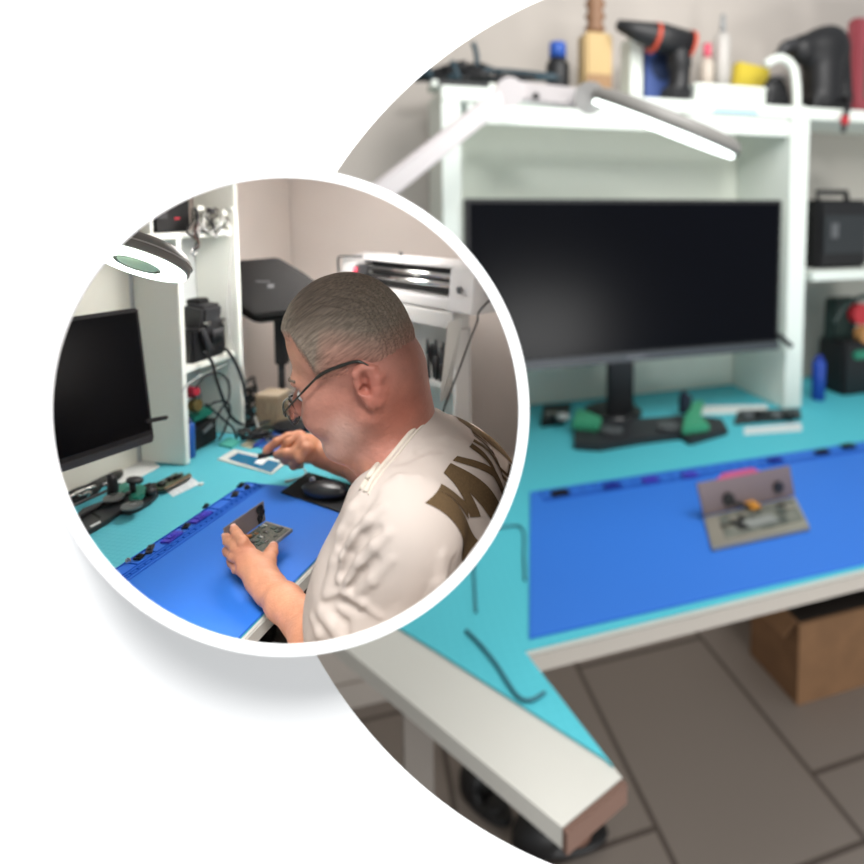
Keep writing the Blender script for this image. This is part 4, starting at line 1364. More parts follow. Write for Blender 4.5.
# opened phone in the hand ----------------------------------------------------
h0, h1 = PZ(229, 551, .785), PZ(266, 524, .785)
hd = (h1 - h0).normalized()
c3, c2_ = PZ(293, 532, .785), PZ(274, 556, .785)
t = thing('opened_phone', (h0 + c3) / 2 - V((0, 0, .02)), 'opened phone with lifted back cover held in the left hand above the blue mat', 'phone', a=True)
hb = h1 - hd * .105
obj('chassis', MB().prism([h1, c3, c3 + (hb - h1), hb], (0, 0, .007)), mat('chassis_silver', (150, 146, 138), .3, metal=.7), t, bevel=.001)
def CH(u, v, z): return h1 + (c3 - h1) * u + (hb - h1) * v + V((0, 0, .007 + z))
obj('inner_board', MB().prism([CH(.06, .06, 0), CH(.94, .06, 0), CH(.94, .96, 0), CH(.06, .96, 0)], (0, 0, .0008)), mat('board_dark', (48, 54, 52), .4, noise=.6, nscale=260, rgb2=(96, 92, 78)), t)
mp_ = [mat('chip', (30, 34, 36), .35), mat('copper', (168, 110, 66), .35, metal=.6), steel, mat('chip_green', (52, 72, 64), .4), mat('label_white', (210, 210, 204), .6)]
Rc = frame(c3 - h1)
for k in range(34):
    u_, v_ = .12 + .76 * rng.random(), .1 + .8 * rng.random()
    obj('component', MB().box(CH(u_, v_, .0014), (.004 + .009 * rng.random(), .003 + .007 * rng.random(), .0018), Rc), mp_[[0, 3, 0, 2, 1, 0, 3, 4][k % 8]], t)
cv = (P(264, 501, (h1 - EYE).dot(FW)) - h1)
cvl = P(229, 529, (hb - EYE).dot(FW)) - hb
top_l = hb + V((cv.x, cv.y, cv.z)) * .98
obj('back_cover', MB().prism([h1 + V((0, 0, .008)), h1 + cv, top_l, hb + V((0, 0, .008))], hd.cross(V((0, 0, 1))) * -.0035), mat('cover_grey', (120, 110, 110), .45), t, bevel=.0008)
nc = (hd.cross(cv)).normalized()
if nc.dot(EYE - h1) < 0: nc = -nc
def CV(u, v): return h1 - hd * (.105 * u) + V((0, 0, .008)) * (1 - v) + cv * v + nc * .0008
for (u_, v_, r_) in ((.16, .80, .0085), (.10, .55, .006), (.17, .35, .007)):
    obj('camera_gasket', MB().lathe(CV(u_, v_) + nc * .002, nc, [(0, r_), (.0012, r_), (.0012, r_ * .5), (.0002, r_ * .45)], 20), blackm, t)
obj('flex_cable', MB().tube([CV(.65, .12), CV(.60, .04) + nc * .012, CH(.25, .55, .004)], .0035, 8), MATS['copper'], t, smooth=True)
obj('flex_cable', MB().prism([CV(.12, .05), CV(.2, .05), CV(.2, .42), CV(.12, .42)], nc * .0006), blackm, t)

tag(obj('precision_screwdriver', MB().tube([P(258, 456.5, 1.44), P(264, 455.5, 1.445), P(271, 454, 1.452), P(290, 450, 1.47)], [.0070, .0066, .0055, .004], 12), blackm, a=True, smooth=True), 'short dark tool pinched between thumb and finger of the raised hand', 'tool')
# ================================================================== far room (a second repair bench, seen through the large opening)
UB = V((.954, .298, 0)).normalized()
WB = V((-UB.y, UB.x, 0))
ZB = ZC - 2.6
ZF = ZB - 3.75
RB = frame(UB)
R0 = PZ(805, 408, ZB)


def PF(px, py, off=0.0):
    return PY(px, py, R0 + WB * off, WB)


def Q(u, w, z):
    """u along the bench, w behind the shelf fronts, z absolute"""
    p = R0 + UB * u + WB * w
    return V((p.x, p.y, z))


def uw(p):
    d = V(p) - R0
    return d.dot(UB), d.dot(WB)


def bbox_px(x0, x1, y0, y1, off):
    a, b = PF(x0, y1, off), PF(x1, y0, off)
    return uw(a)[0], uw(b)[0], a.z, b.z


wall2 = mat('far_wall_paint', (190, 182, 174), .9, noise=.05, nscale=.8)
white2 = mat('far_white_laminate', (226, 232, 224), .5)
grey2 = mat('far_grey_board', (176, 172, 164), .7)
blk = mat('far_black', (20, 20, 22), .5)
turq2 = grid_mat('far_turquoise', (86, 194, 208), (66, 176, 192), (.06, .06), UB, width=.08, amount=.4)
blue2 = mat('far_blue_silicone', (52, 118, 214), .5, spec=.3)
WOFF = 1.35
ua_, ub_ = -9.0, 4.2
o = struct(obj('wall_back', MB().prism([Q(ua_, WOFF, ZF), Q(ub_, WOFF, ZF), Q(ub_, WOFF, ZC + 5), Q(ua_, WOFF, ZC + 5)], WB * .1), wall2)); o['label'] = 'beige wall behind the large bench'
o = struct(obj('wall_left', MB().prism([Q(ua_, WOFF, ZF), Q(ua_, WOFF - 5, ZF), Q(ua_, WOFF - 5, ZC + 5), Q(ua_, WOFF, ZC + 5)], -UB * .1), wall2))
o = struct(obj('baseboard_back', MB().box(Q((ua_ + ub_) / 2, WOFF - .03, ZF + .17), (ub_ - ua_, .05, .34), RB), mat('baseboard', (186, 178, 170), .6), bevel=.01))
# tiled floor
fm = bpy.data.materials.new('floor_tiles'); fm.use_nodes = True
nt = fm.node_tree; b = nt.nodes['Principled BSDF']; b.inputs['Roughness'].default_value = .45
geo = nt.nodes.new('ShaderNodeNewGeometry'); mp = nt.nodes.new('ShaderNodeMapping'); mp.vector_type = 'TEXTURE'
g0 = PZ(812, 774, ZF)
mp.inputs['Location'].default_value = (g0.x, g0.y, 0); mp.inputs['Rotation'].default_value = (0, 0, math.radians(17.5 + 90))
br_ = nt.nodes.new('ShaderNodeTexBrick')
br_.inputs['Scale'].default_value = 1; br_.inputs['Brick Width'].default_value = 3.0; br_.inputs['Row Height'].default_value = 1.95
br_.inputs['Mortar Size'].default_value = .03; br_.inputs['Mortar Smooth'].default_value = .1; br_.offset = .25
br_.inputs['Color1'].default_value = (*lin((150, 140, 132)), 1); br_.inputs['Color2'].default_value = (*lin((144, 134, 126)), 1); br_.inputs['Mortar'].default_value = (*lin((92, 82, 76)), 1)
nt.links.new(geo.outputs['Position'], mp.inputs['Vector']); nt.links.new(mp.outputs['Vector'], br_.inputs['Vector']); nt.links.new(br_.outputs['Color'], b.inputs['Base Color'])
o = struct(obj('floor', MB().prism([Q(ua_, WOFF, ZF - .1), Q(ua_, -9, ZF - .1), Q(ub_, -9, ZF - .1), Q(ub_, WOFF, ZF - .1)], (0, 0, .1)), fm)); o['label'] = 'grey brown tiled floor under the large bench'

# L-shaped bench
LP_ = [(622, 777), (562, 827), (385, 681), (300, 611), (250, 520), (400, 400)]
pts = [PZ(x, y, ZB) for x, y in LP_]
pts[-1] = Q(uw(PZ(330, 430, ZB))[0], WOFF - .08, ZB)
pts += [Q(3.6, WOFF - .08, ZB), PZ(1010, 537, ZB), PZ(523, 656, ZB)]
bench = thing('desk', Q(-2, -1, ZF), 'large L-shaped workbench with pale edge and turquoise cover, above the cardboard box', 'desk')
obj('desk_top', MB().prism([p - V((0, 0, .10)) for p in pts], (0, 0, .098)), mat('bench_white', (206, 204, 196), .5), bench)
e0, e1 = PZ(622, 777, ZB), PZ(562, 827, ZB)
en = (e1 - e0).cross(V((0, 0, 1))).normalized()
if en.dot(e0 - PZ(500, 700, ZB)) < 0: en = -en
obj('end_strip', MB().prism([e0 - V((0, 0, .102)) + en * .003, e1 - V((0, 0, .102)) + en * .003, e1 - V((0, 0, .006)) + en * .003, e0 - V((0, 0, .006)) + en * .003], en * .03), mat('brown_edge', (106, 78, 66), .6), bench)
fe0, fe1 = PZ(523, 656, ZB), PZ(1010, 537, ZB)
fnn = (fe1 - fe0).cross(V((0, 0, 1))).normalized()
if fnn.y > 0: fnn = -fnn
obj('front_strip', MB().prism([fe0 - V((0, 0, .104)) + fnn * .002, fe1 - V((0, 0, .104)) + fnn * .002, fe1 - V((0, 0, .004)) + fnn * .002, fe0 - V((0, 0, .004)) + fnn * .002], fnn * .02), mat('edge_grey', (168, 162, 154), .5), bench)
for (x, y) in ((420, 690),):
    p = PZ(x, y, ZB)
    obj('leg', MB().box((p.x - .05, p.y + .15, (ZB - .1 + ZF) / 2), (.16, .16, ZB - .11 - ZF), RB), mat('leg_grey', (120, 114, 108), .5), bench)
p = Q(2.6, -.6, 0); obj('leg', MB().box((p.x, p.y, (ZB - .1 + ZF) / 2), (.2, .2, ZB - .11 - ZF), RB), mat('leg_grey', (120, 114, 108), .5), bench)

z1 = ZB + .001
mpts = [PZ(613, 768, z1), PZ(604, 760, z1), PZ(434, 651, z1), PZ(345, 596, z1), PZ(270, 515, z1)]
mpts += [Q(uw(pts[5])[0] + .1, WOFF - .12, z1), Q(3.5, WOFF - .12, z1), PZ(1008, 534, z1), PZ(524, 652, z1)]
o = obj('work_mat', MB().prism(mpts, (0, 0, .012)), turq2)
tag(o, 'large turquoise mat covering both wings of the big bench', 'desk mat')
z2 = z1 + .0125
fr = (PZ(1010, 537, z2) - PZ(523, 656, z2)).normalized()
m00, m01, m10 = PZ(530, 493, z2), PZ(529, 640, z2), PZ(861, 443, z2)
far_d = (m10 - m00)
t = thing('repair_mat', m00, 'large bright blue repair mat on the big bench, under the unfolded phone', 'repair mat')
sheetq = [m00, m01, m01 + far_d * 1.12 * ((m10 - m00).length and 1), m00 + far_d * 1.12]
sheetq = [m00, m01, PZ(905, 556, z2), PZ(880, 440, z2)]
obj('sheet', MB().prism(sheetq, (0, 0, .014)), blue2, t, bevel=.005)
z3 = z2 + .0142
rb = MB()
fd = far_d.normalized(); fp = V((fd.y, -fd.x, 0))
for off in (.05, .17, .21):
    a_, b_ = m00 + fp * off + fd * .06, m00 + fp * off + far_d * 1.0
    rb.box(((a_.x + b_.x) / 2, (a_.y + b_.y) / 2, z3 + .004), ((b_ - a_).length, .008, .008), frame(fd))
for k in range(20):
    c = m00 + fd * (.08 + k * .13) + fp * .11
    rb.box((c.x, c.y, z3 + .003), (.007, .11, .006), frame(fd))
obj('tray_rib', rb, mat('far_blue_dark', (26, 80, 175), .5), t)
for k, (px, py, mm, lb) in enumerate(((560, 494, blk, 'dark part lying in the tray of the large blue mat, nearest the round window'), (612, 487, mat('far_navy', (30, 54, 150), .5), 'navy part in the tray of the large blue mat'), (650, 481, mat('far_violet', (76, 70, 190), .5), 'violet part in the tray just left of the unfolded phone'), (690, 476, MATS['far_violet'], 'second violet part in the tray, touching the unfolded phone'), (775, 461, MATS['far_navy'], 'navy part in the tray behind the unfolded phone'), (822, 453, blk, 'black part in the tray near the picture edge'), (848, 447, blk, 'long black part at the far corner of the large blue mat'))):
    c = PZ(px, py, z3 + .01)
    m_ = MB().box((c.x, c.y, z3 + .022), (.16, .08, .024), frame(fd)).box((c.x, c.y, z3 + .042), (.08, .04, .014), frame(fd))
    tag(obj('phone_flex_part', m_, mm, bevel=.004), lb, 'phone part', 'parts in the tray of the large mat')

# unfolded phone ------------------------------------------------------------
zph = z3 + .002
a, b_, c, d = PZ(704, 521, zph), PZ(795, 500, zph), PZ(810, 531, zph), PZ(712, 552, zph)
t = thing('opened_phone', (a + c) / 2, 'unfolded phone with raised grey cover lying on the large blue mat', 'phone')
obj('chassis', MB().prism([a, b_, c, d], (0, 0, .035)), mat('far_silver', (168, 164, 150), .35, metal=.5), t, bevel=.006)
def CB(u, v, z=0): return a + (b_ - a) * u + (d - a) * v + V((0, 0, .035 + z))
obj('inner_board', MB().prism([CB(.14, .1), CB(.95, .1), CB(.95, .86), CB(.14, .86)], (0, 0, .004)), mat('far_board', (120, 122, 112), .5, noise=.5, nscale=14, rgb2=(80, 86, 80)), t)
for k in range(14):
    u_, v_ = .18 + .7 * rng.random(), .16 + .6 * rng.random()
    obj('component', MB().box(CB(u_, v_, .010), (.05 + .05 * rng.random(), .03 + .04 * rng.random(), .014), RB), [blk, MATS['far_silver'], mat('far_chip', (70, 78, 72), .5)][k % 3], t)
obj('battery', MB().box(CB(.52, .62, .012), (.30, .10, .02), frame(b_ - a)), mat('far_battery', (136, 140, 136), .5), t, bevel=.004)
dd = (a - EYE).dot(FW)
tl, tr2 = P(697, 484, dd * 1.0), P(790, 466, (b_ - EYE).dot(FW))
up1, up2 = tl - a, tr2 - b_
o_ = V((0, 0, .04))
obj('back_cover', MB().prism([a + o_, b_ + o_, b_ + up2, a + up1], WB * .02), mat('far_cover', (112, 98, 100), .5), t, bevel=.003)
def CVB(u, v): return (a + o_ * (1 - v) + up1 * v).lerp(b_ + o_ * (1 - v) + up2 * v, u) - WB * .004
for (u_, v_, r_) in ((.27, .38, .055), (.82, .42, .05)):
    obj('camera_gasket', MB().cyl(CVB(u_, v_), CVB(u_, v_) - WB * .02, r_, seg=20), blk, t)
obj('flex_cable', MB().tube([CVB(.30, .28), CVB(.42, .14) - WB * .05, CVB(.52, .08) - WB * .03], .016, 8), blk, t, smooth=True)
obj('flex_cable', MB().box(CB(.50, .10, .03), (.10, .10, .03), RB), mat('far_copper', (204, 140, 50), .4), t, bevel=.004)
obj('film_tab', MB().prism([CVB(.20, 1.0), CVB(.66, 1.0), CVB(.60, 1.16), CVB(.28, 1.16)], WB * .012), mat('far_pink', (176, 70, 110), .5), t)

# shelf unit -------------------------------------------------------------------
top_z = PF(800, 119).z
shf = thing('shelf_unit', Q(-2, .3, ZB), 'large white shelf unit around the big monitor, loaded with tools on top', 'shelf unit')
uL = uw(PF(452, 200))[0]; uR = uw(PF(799, 200))[0]
TH = .20; DPT = 1.1
zb3 = ZB + .015
obj('side_panel', MB().box(Q(uL, DPT / 2, (zb3 + top_z) / 2), (TH, DPT, top_z - zb3 - .004), RB), white2, shf, bevel=.01)
obj('side_panel', MB().box(Q(uR, DPT / 2, (zb3 + top_z) / 2), (TH + .07, DPT, top_z - zb3 - .004), RB), white2, shf, bevel=.01)
obj('side_panel', MB().box(Q(3.0, DPT / 2, (zb3 + top_z) / 2), (TH, DPT, top_z - zb3 - .004), RB), white2, shf, bevel=.01)
obj('shelf_board', MB().box(Q((uL + 3.1 - .1) / 2, DPT / 2, top_z + .075), (3.2 - uL, DPT + .02, .15), RB), white2, shf, bevel=.01)
obj('back_panel', MB().box(Q((uL + uR) / 2, DPT + .03, (ZB + .02 + top_z) / 2), (uR - uL, .04, top_z - ZB - .03), RB), mat('far_back_white', (228, 232, 220), .6), shf)
obj('back_panel', MB().box(Q((uR + 3.0) / 2, DPT + .03, (ZB + .02 + top_z) / 2), (3.0 - uR, .04, top_z - ZB - .03), RB), grey2, shf)
zm = PF(835, 272).z
obj('shelf_board', MB().box(Q((uR + 3.0) / 2 + .06, DPT / 2, zm - .05), (3.0 - uR - .4, DPT - .02, .12), RB), white2, shf, bevel=.01)
obj('front_lip', MB().box(Q((uL + uR) / 2, .03, top_z - .12), (uR - uL - .34, .05, .20), RB), white2, shf, bevel=.008)
obj('label_strip', MB().box(Q(uw(PF(735, 125))[0], -.014, top_z + .05), (.62, .006, .05), RB), mat('label_blue', (150, 190, 210), .6), shf)
ZT = top_z + .151


def item(x0, x1, y0, off=.4, d=.3, base=None):
    """centre, width and height of something that stands on the top board between those columns"""
    base = ZT if base is None else base
    ux0, ux1 = uw(PF(x0, 90, off))[0], uw(PF(x1, 90, off))[0]
    return (ux0 + ux1) / 2, ux1 - ux0, PF((x0 + x1) / 2, y0, off).z - base


# things on the top board
u, w_, h = item(430, 492, 84, .25)
t = thing('storage_box', Q(u, .3, ZT), 'low white box with a dark slot at the left end of the big shelf top', 'box')
obj('body', MB().box(Q(u, .30, ZT + h / 2), (w_, .4, h), RB), white2, t, bevel=.01)
obj('slot', MB().box(Q(u, .095, ZT + h * .55), (w_ * .8, .02, .06), RB), blk, t)
t = thing('cable_bundle', Q(u, .3, ZT + h), 'dark heap of cables and clips on top of the low white box', 'cables')
for k in range(12):
    c_ = Q(u + rng.normal() * .22, .3 + rng.normal() * .06, ZT + h + .05)
    obj('cable', MB().tube([c_, c_ + V((rng.normal() * .15, .02, .12 + .1 * rng.random())), c_ + V((rng.normal() * .3, 0, .05)), c_ + V((rng.normal() * .4, .02, .03))], .03, 8), [blk, mat('far_teal_dark', (36, 60, 70), .5)][k % 2], t, smooth=True)
obj('clip', MB().tube([Q(u + .15, .3, ZT + h), Q(u + .18, .3, ZT + h + .3), Q(u + .14, .3, ZT + h + .46)], .03, 8), MATS['far_teal_dark'], t, smooth=True)
u, w_, h = item(500, 534, 92, .35)
t = thing('test_leads', Q(u, .35, ZT), 'low black leads lying on the shelf top behind the lamp elbow', 'cables')
for k in range(6):
    c_ = Q(u - w_ * .5 + k * w_ / 6, .35, ZT + .035)
    obj('lead', MB().tube([c_, c_ + V((.1, .02, .06)), c_ + V((.22, 0, .0))], .03, 8), blk, t, smooth=True)
u, w_, h = item(546, 569, 42)
t = thing('bottle', Q(u, .4, ZT), 'small black bottle with a bright blue cap on the big shelf top', 'bottle')
obj('body', MB().lathe(Q(u, .4, ZT), (0, 0, 1), [(0, w_ * .42), (.02, w_ * .48), (h * .6, w_ * .48), (h * .72, w_ * .3)], 24), blk, t, smooth=True)
obj('cap', MB().lathe(Q(u, .4, ZT + h * .72), (0, 0, 1), [(0, w_ * .36), (h * .26, w_ * .34), (h * .28, w_ * .2)], 24), mat('far_cap_blue', (40, 84, 170), .4), t, smooth=True)
u, w_, h = item(581, 608, 35)
t = thing('glue_bottle', Q(u, .4, ZT), 'tall tan bottle with a brown ribbed neck on the big shelf top', 'bottle')
obj('body', MB().box(Q(u, .4, ZT + h * .5), (w_, w_ * .8, h), RB), mat('far_tan', (190, 162, 112), .6), t, bevel=.03)
prof = []
for k in range(8):
    prof += [(k * .07, w_ * (.36 if k % 2 else .24))]
obj('neck', MB().lathe(Q(u, .4, ZT + h), (0, 0, 1), prof, 20), mat('far_brown', (132, 98, 72), .6), t, smooth=True)
obj('label', MB().box(Q(u, .4 - w_ * .41, ZT + h * .22), (w_ * .9, .01, h * .3), RB), mat('far_brown2', (150, 116, 80), .6), t)
u, w_, h = item(618, 638, 40, .50)
t = thing('upright_holder', Q(u, .25, ZT), 'white upright holder directly left of the blue box', 'holder')
obj('plate', MB().box(Q(u + .04, .50, ZT + h / 2), (w_ * .6, .3, h), RB), white2, t, bevel=.01)
obj('foot', MB().box(Q(u - .07, .50, ZT + .03), (w_ * .5, .3, .05), RB), white2, t, bevel=.01)
u, w_, h = item(640, 674, 46, .46)
t = thing('blue_box', Q(u, .25, ZT), 'blue box with a dark round mark under the power drill', 'box')
obj('body', MB().box(Q(u + .02, .46, ZT + h / 2), (w_, .2, h), RB), mat('far_box_blue', (62, 84, 142), .5), t, bevel=.01)
obj('round_mark', MB().cyl(Q(u + .02, .358, ZT + h * .62), Q(u + .02, .345, ZT + h * .62), w_ * .34, seg=28), mat('far_navy2', (34, 50, 84), .5), t)
# power drill
def F_(x, y, off=.1): return PF(x, y, off)
t = thing('power_drill', F_(684, 105, .1), 'black power drill with orange trim pointing left on the big shelf top', 'drill')
obj('barrel', MB().tube([F_(618, 25), F_(640, 32), F_(660, 38), F_(688, 46)], [.06, .12, .17, .17, .16], 14, smooth=False), blk, t, smooth=True)
obj('chuck', MB().cyl(F_(617, 24.5), F_(634, 30), .04, .10), mat('far_dark_grey', (46, 46, 48), .4), t, smooth=True)
obj('grip', MB().tube([F_(678, 48), F_(680, 75), F_(677, 92)], [.14, .12, .13], 14), blk, t, smooth=True)
zfoot = ZT - F_(677, 104).z
obj('battery', MB().box(V((F_(676, 98, .12).x, F_(676, 98, .12).y, ZT + .085)), (.30, .26, .16), RB), blk, t, bevel=.03)
for x in (652, 687):
    obj('trim_band', MB().cyl(F_(x, 38 + (x - 655) * .22), F_(x + 3, 39 + (x - 655) * .22), .178, seg=20), mat('far_orange', (190, 72, 48), .5), t)
u, w_, h = item(714, 729, 38, .68)
t = thing('spray_can', Q(u, .68, ZT), 'slim grey spray can standing behind the low white box', 'can')
obj('body', MB().lathe(Q(u, .68, ZT), (0, 0, 1), [(0, w_ * .45), (h, w_ * .45), (h + .06, w_ * .3)], 20), mat('far_can', (188, 184, 178), .4), t, smooth=True)
obj('nozzle', MB().cyl(Q(u, .68, ZT + h + .06), Q(u, .68, ZT + h + .30), w_ * .18, w_ * .12), mat('far_can_grey', (150, 152, 152), .4), t, smooth=True)
u, w_, h = item(700, 713, 44, .68)
t = thing('nozzle_bottle', Q(u, .68, ZT), 'white bottle with a small pink cap left of the grey spray can', 'bottle')
obj('body', MB().lathe(Q(u, .68, ZT), (0, 0, 1), [(0, w_ * .45), (h * .7, w_ * .45), (h * .8, w_ * .25)], 20), mat('far_bottle', (196, 184, 170), .5), t, smooth=True)
obj('cap', MB().cyl(Q(u, .68, ZT + h * .8), Q(u, .68, ZT + h), w_ * .28), mat('far_pink_cap', (214, 90, 110), .5), t, smooth=True)
u, w_, h = item(688, 758, 87, .38)
t = thing('low_box', Q(u, .15, ZT), 'low white lidded box in the middle right of the big shelf top', 'box')
obj('body', MB().box(Q(u + .03, .38, ZT + h * .38), (w_, .24, h * .76), RB), white2, t, bevel=.01)
obj('lid', MB().box(Q(u + .03, .38, ZT + h * .9), (w_ * 1.02, .25, h * .22), RB), white2, t, bevel=.01)
t = thing('tape_measure', PF(752, 85, .42), 'yellow tool with a black grip standing behind the low white box', 'hand tool')
u, w_, h = item(735, 768, 58, .75)
obj('body', MB().box(Q(u - .03, .75, ZT + h * .62), (w_, .16, h * .5), RB @ Matrix.Rotation(.12, 3, 'Y')), mat('far_yellow', (206, 184, 60), .5), t, bevel=.03)
obj('grip', MB().box(Q(u + .1, .75, ZT + h * .22), (w_ * .45, .16, h * .42), RB), blk, t, bevel=.02)
u, w_, h = item(766, 791, 73, .35)
t = thing('pouch', Q(u, .3, ZT), 'small black pouch leaning inside the white arch', 'pouch')
s = SDF(Q(u, .35, ZT) - V((.5, .5, .1)), Q(u, .35, ZT) + V((.5, .5, .7)), .02)
s.ell(Q(u, .42, ZT + h * .42), (w_ * .5, .10, h * .55), np.array(RB), k=.02); s.box(Q(u, .42, ZT + h * .2), (w_ * .9, .2, h * .4), np.array(RB), rad=.04, k=.08)
s.box(Q(u, .35, ZT - .2), (2, 2, .4), rad=0, op='sub')
vv, ff = s.mesh(); raw('bag', vv, ff, blk, t)
obj('zip', MB().tube([Q(u - w_ * .3, .31, ZT + h * .8), Q(u, .30, ZT + h * .9), Q(u + w_ * .3, .31, ZT + h * .8)], .015, 6), mat('far_zip', (90, 90, 92), .4), t, smooth=True)
t = thing('cable_arch', PF(795, 108, .12), 'white arched bracket between the small pouch and the black heat gun', 'bracket')
arch = [PF(766, 64, .16), PF(780, 58, .16), PF(792, 66, .16), PF(796, 84, .16), V((PF(797, 106, .16).x, PF(797, 106, .16).y, ZT + .03))]
obj('hoop', MB().tube(arch, .055, 10), white2, t, smooth=True)
obj('foot', MB().box(arch[-1] - V((0, 0, .015)), (.16, .14, .03), RB), white2, t)
# heat gun
t = thing('heat_gun', PF(825, 106, .3), 'big black heat gun with its nozzle pointing left on the big shelf top', 'heat gun')
u, w_, h = item(802, 842, 28, .35)
s = SDF(Q(u, .35, ZT) - V((1.2, .9, .05)), Q(u, .35, ZT) + V((1.0, .9, 1.25)), .025)
s.cap(PF(802, 50, .35), PF(828, 46, .35), .19, .26, k=.08)
s.cap(PF(822, 50, .35), PF(822, 98, .35), .26, .24, k=.1)
s.cap(PF(838, 50, .35), PF(847, 100, .35), .14, .08, k=.1)
s.box(Q(u + .05, .35, ZT + .10), (w_ * .95, .34, .22), np.array(RB), rad=.05, k=.08)
s.box(Q(u, .35, ZT - .2), (3, 3, .4), rad=0, op='sub')
vv, ff = s.mesh(); raw('body', vv, ff, blk, t)
obj('nozzle', MB().tube([PF(802, 47, .35), PF(788, 46, .35), PF(778, 56, .35)], [.10, .085, .06], 12), mat('far_dark_grey', (46, 46, 48), .4), t, smooth=True)
obj('cord', MB().tube([PF(846, 98, .2), PF(848, 106, -.04), PF(845, 118, -.06), PF(843, 132, -.06)], .035, 8), blk, t, smooth=True)
obj('cord_clip', MB().box(PF(845, 120, -.09), (.11, .05, .11), RB), mat('far_red', (176, 44, 52), .5), t, bevel=.01)
u, w_, h = item(852, 905, 20, .4)
t = thing('red_case', Q(u, .4, ZT), 'red framed box with a dark green face at the picture edge of the shelf top', 'box')
obj('frame', MB().box(Q(u, .45, ZT + h / 2), (w_, .2, h), RB), mat('far_red_dark', (146, 66, 74), .5), t, bevel=.04)
obj('face', MB().box(Q(u + .02, .342, ZT + h * .45), (w_ * .72, .02, h * .55), RB), mat('far_green_face', (86, 100, 86), .5), t, bevel=.01)

# right bay
z_m = zm + .0105
t = thing('solder_station', Q(.9, .5, z_m), 'black soldering station on the middle board right of the big monitor', 'soldering station')
uA = uw(PF(815, 230, .3))[0]
hA = PF(830, 192, .3).z - z_m
obj('body', MB().box(Q(uA + .45, .5, z_m + hA * .45), (.86, .5, hA * .9), RB), blk, t, bevel=.05)
obj('front_panel', MB().box(Q(uA + .45, .245, z_m + hA * .45), (.7, .02, hA * .5), RB), mat('far_panel', (40, 44, 46), .4), t)
obj('display', MB().box(Q(uA + .26, .23, z_m + hA * .50), (.12, .02, .20), RB), mat('far_grey3', (90, 92, 94), .4), t)
obj('handle', MB().tube([Q(uA + .2, .5, z_m + hA * .9), Q(uA + .2, .5, z_m + hA), Q(uA + .7, .5, z_m + hA), Q(uA + .7, .5, z_m + hA * .9)], .04, 8, smooth=False), blk, t, smooth=True)
zbb = z1 + .0125
t = thing('tool_caddy', Q(.9, .5, zbb), 'black and green tool caddy with a red knob standing below the soldering station', 'tool caddy')
uC = uw(PF(834, 400, .3))[0]
hC = PF(850, 298, .3).z - zbb
obj('body', MB().box(Q(uC + .45, .45, zbb + hC * .28), (.8, .5, hC * .56), RB), blk, t, bevel=.04)
obj('tray', MB().box(Q(uC + .45, .30, zbb + hC * .42), (.5, .3, .12), RB), mat('far_green', (44, 130, 104), .5), t, bevel=.03)
obj('pillar', MB().box(Q(uC + .3, .55, zbb + hC * .7), (.45, .2, hC * .56), RB), mat('far_dark_green', (26, 44, 40), .5), t, bevel=.04)
obj('knob', MB().cyl(Q(uC + .45, .42, zbb + hC * .82), Q(uC + .45, .30, zbb + hC * .82), .15, seg=24), mat('far_red', (176, 44, 52), .5), t)
obj('pot', MB().cyl(Q(uC + .42, .3, zbb + hC * .62), Q(uC + .42, .18, zbb + hC * .62), .12, seg=24), mat('far_brass', (170, 120, 70), .5), t)
obj('iron', MB().tube([Q(uC - .05, .3, zbb + hC * .75), Q(uC + .2, .3, zbb + hC * .95), Q(uC + .6, .4, zbb + hC * 1.0)], .035, 8), mat('far_dark_green', (26, 44, 40), .5), t, smooth=True)
u0_, u1_ = uw(PF(813, 380, .15))[0], uw(PF(826, 380, .15))[0]
t = thing('spray_can', Q((u0_ + u1_) / 2, .2, zbb), 'royal blue can standing just right of the big shelf upright', 'can')
hh_ = PF(820, 356, .2).z - zbb
obj('body', MB().lathe(Q((u0_ + u1_) / 2 + .03, .2, zbb), (0, 0, 1), [(0, .075), (.01, .085), (hh_ * .86, .085), (hh_ * .92, .06)], 24), mat('far_can_blue', (26, 66, 160), .4), t, smooth=True)
obj('cap', MB().lathe(Q((u0_ + u1_) / 2 + .03, .2, zbb + hh_ * .925), (0, 0, 1), [(0, .05), (hh_ * .08, .05), (hh_ * .09, .03)], 20), mat('far_navy', (30, 54, 150), .5), t, smooth=True)

# big monitor ------------------------------------------------------------------
mTR = P(783, 200, 7.40)
uM1, wM = uw(mTR)
mTL = PY(465, 201, mTR, WB)
WMB = (mTR - mTL).length; HMB = mTR.z - PY(780, 349, mTR, WB).z
t = thing('monitor', Q(uM1 - WMB / 2, wM + .2, zbb), 'big black monitor standing inside the large white shelf unit', 'monitor')
mc_ = Q(uM1 - WMB / 2, wM + .06, mTR.z - HMB / 2)
obj('case', MB().box(mc_, (WMB, .11, HMB), RB), mat('far_case', (30, 30, 32), .5), t, bevel=.015)
obj('screen', MB().box(mc_ - WB * .058 + V((0, 0, .04)), (WMB - .10, .012, HMB - .17), RB), mat('far_screen', (4, 5, 11), .25, spec=.10), t)
obj('bezel', MB().box(mc_ - WB * .062 - V((0, 0, HMB / 2 - .05)), (WMB, .02, .10), RB), mat('far_bezel', (62, 66, 70), .4), t, bevel=.006)
obj('stand', MB().box(Q(uM1 - WMB / 2, wM + .42, (zbb + mc_.z) / 2), (.34, .10, mc_.z - zbb), RB), blk, t, bevel=.02)
obj('base', MB().lathe(Q(uM1 - WMB / 2, wM + .62, zbb), (0, 0, 1), [(0, .36), (.04, .36), (.08, .26), (.085, .1)], 40), mat('far_gloss', (30, 31, 33), .25), t, smooth=True)
obj('logo_bar', MB().box(mc_ - WB * .075 - V((0, 0, HMB / 2 - .05)), (.22, .008, .03), RB), mat('far_logo', (110, 112, 116), .4), t)
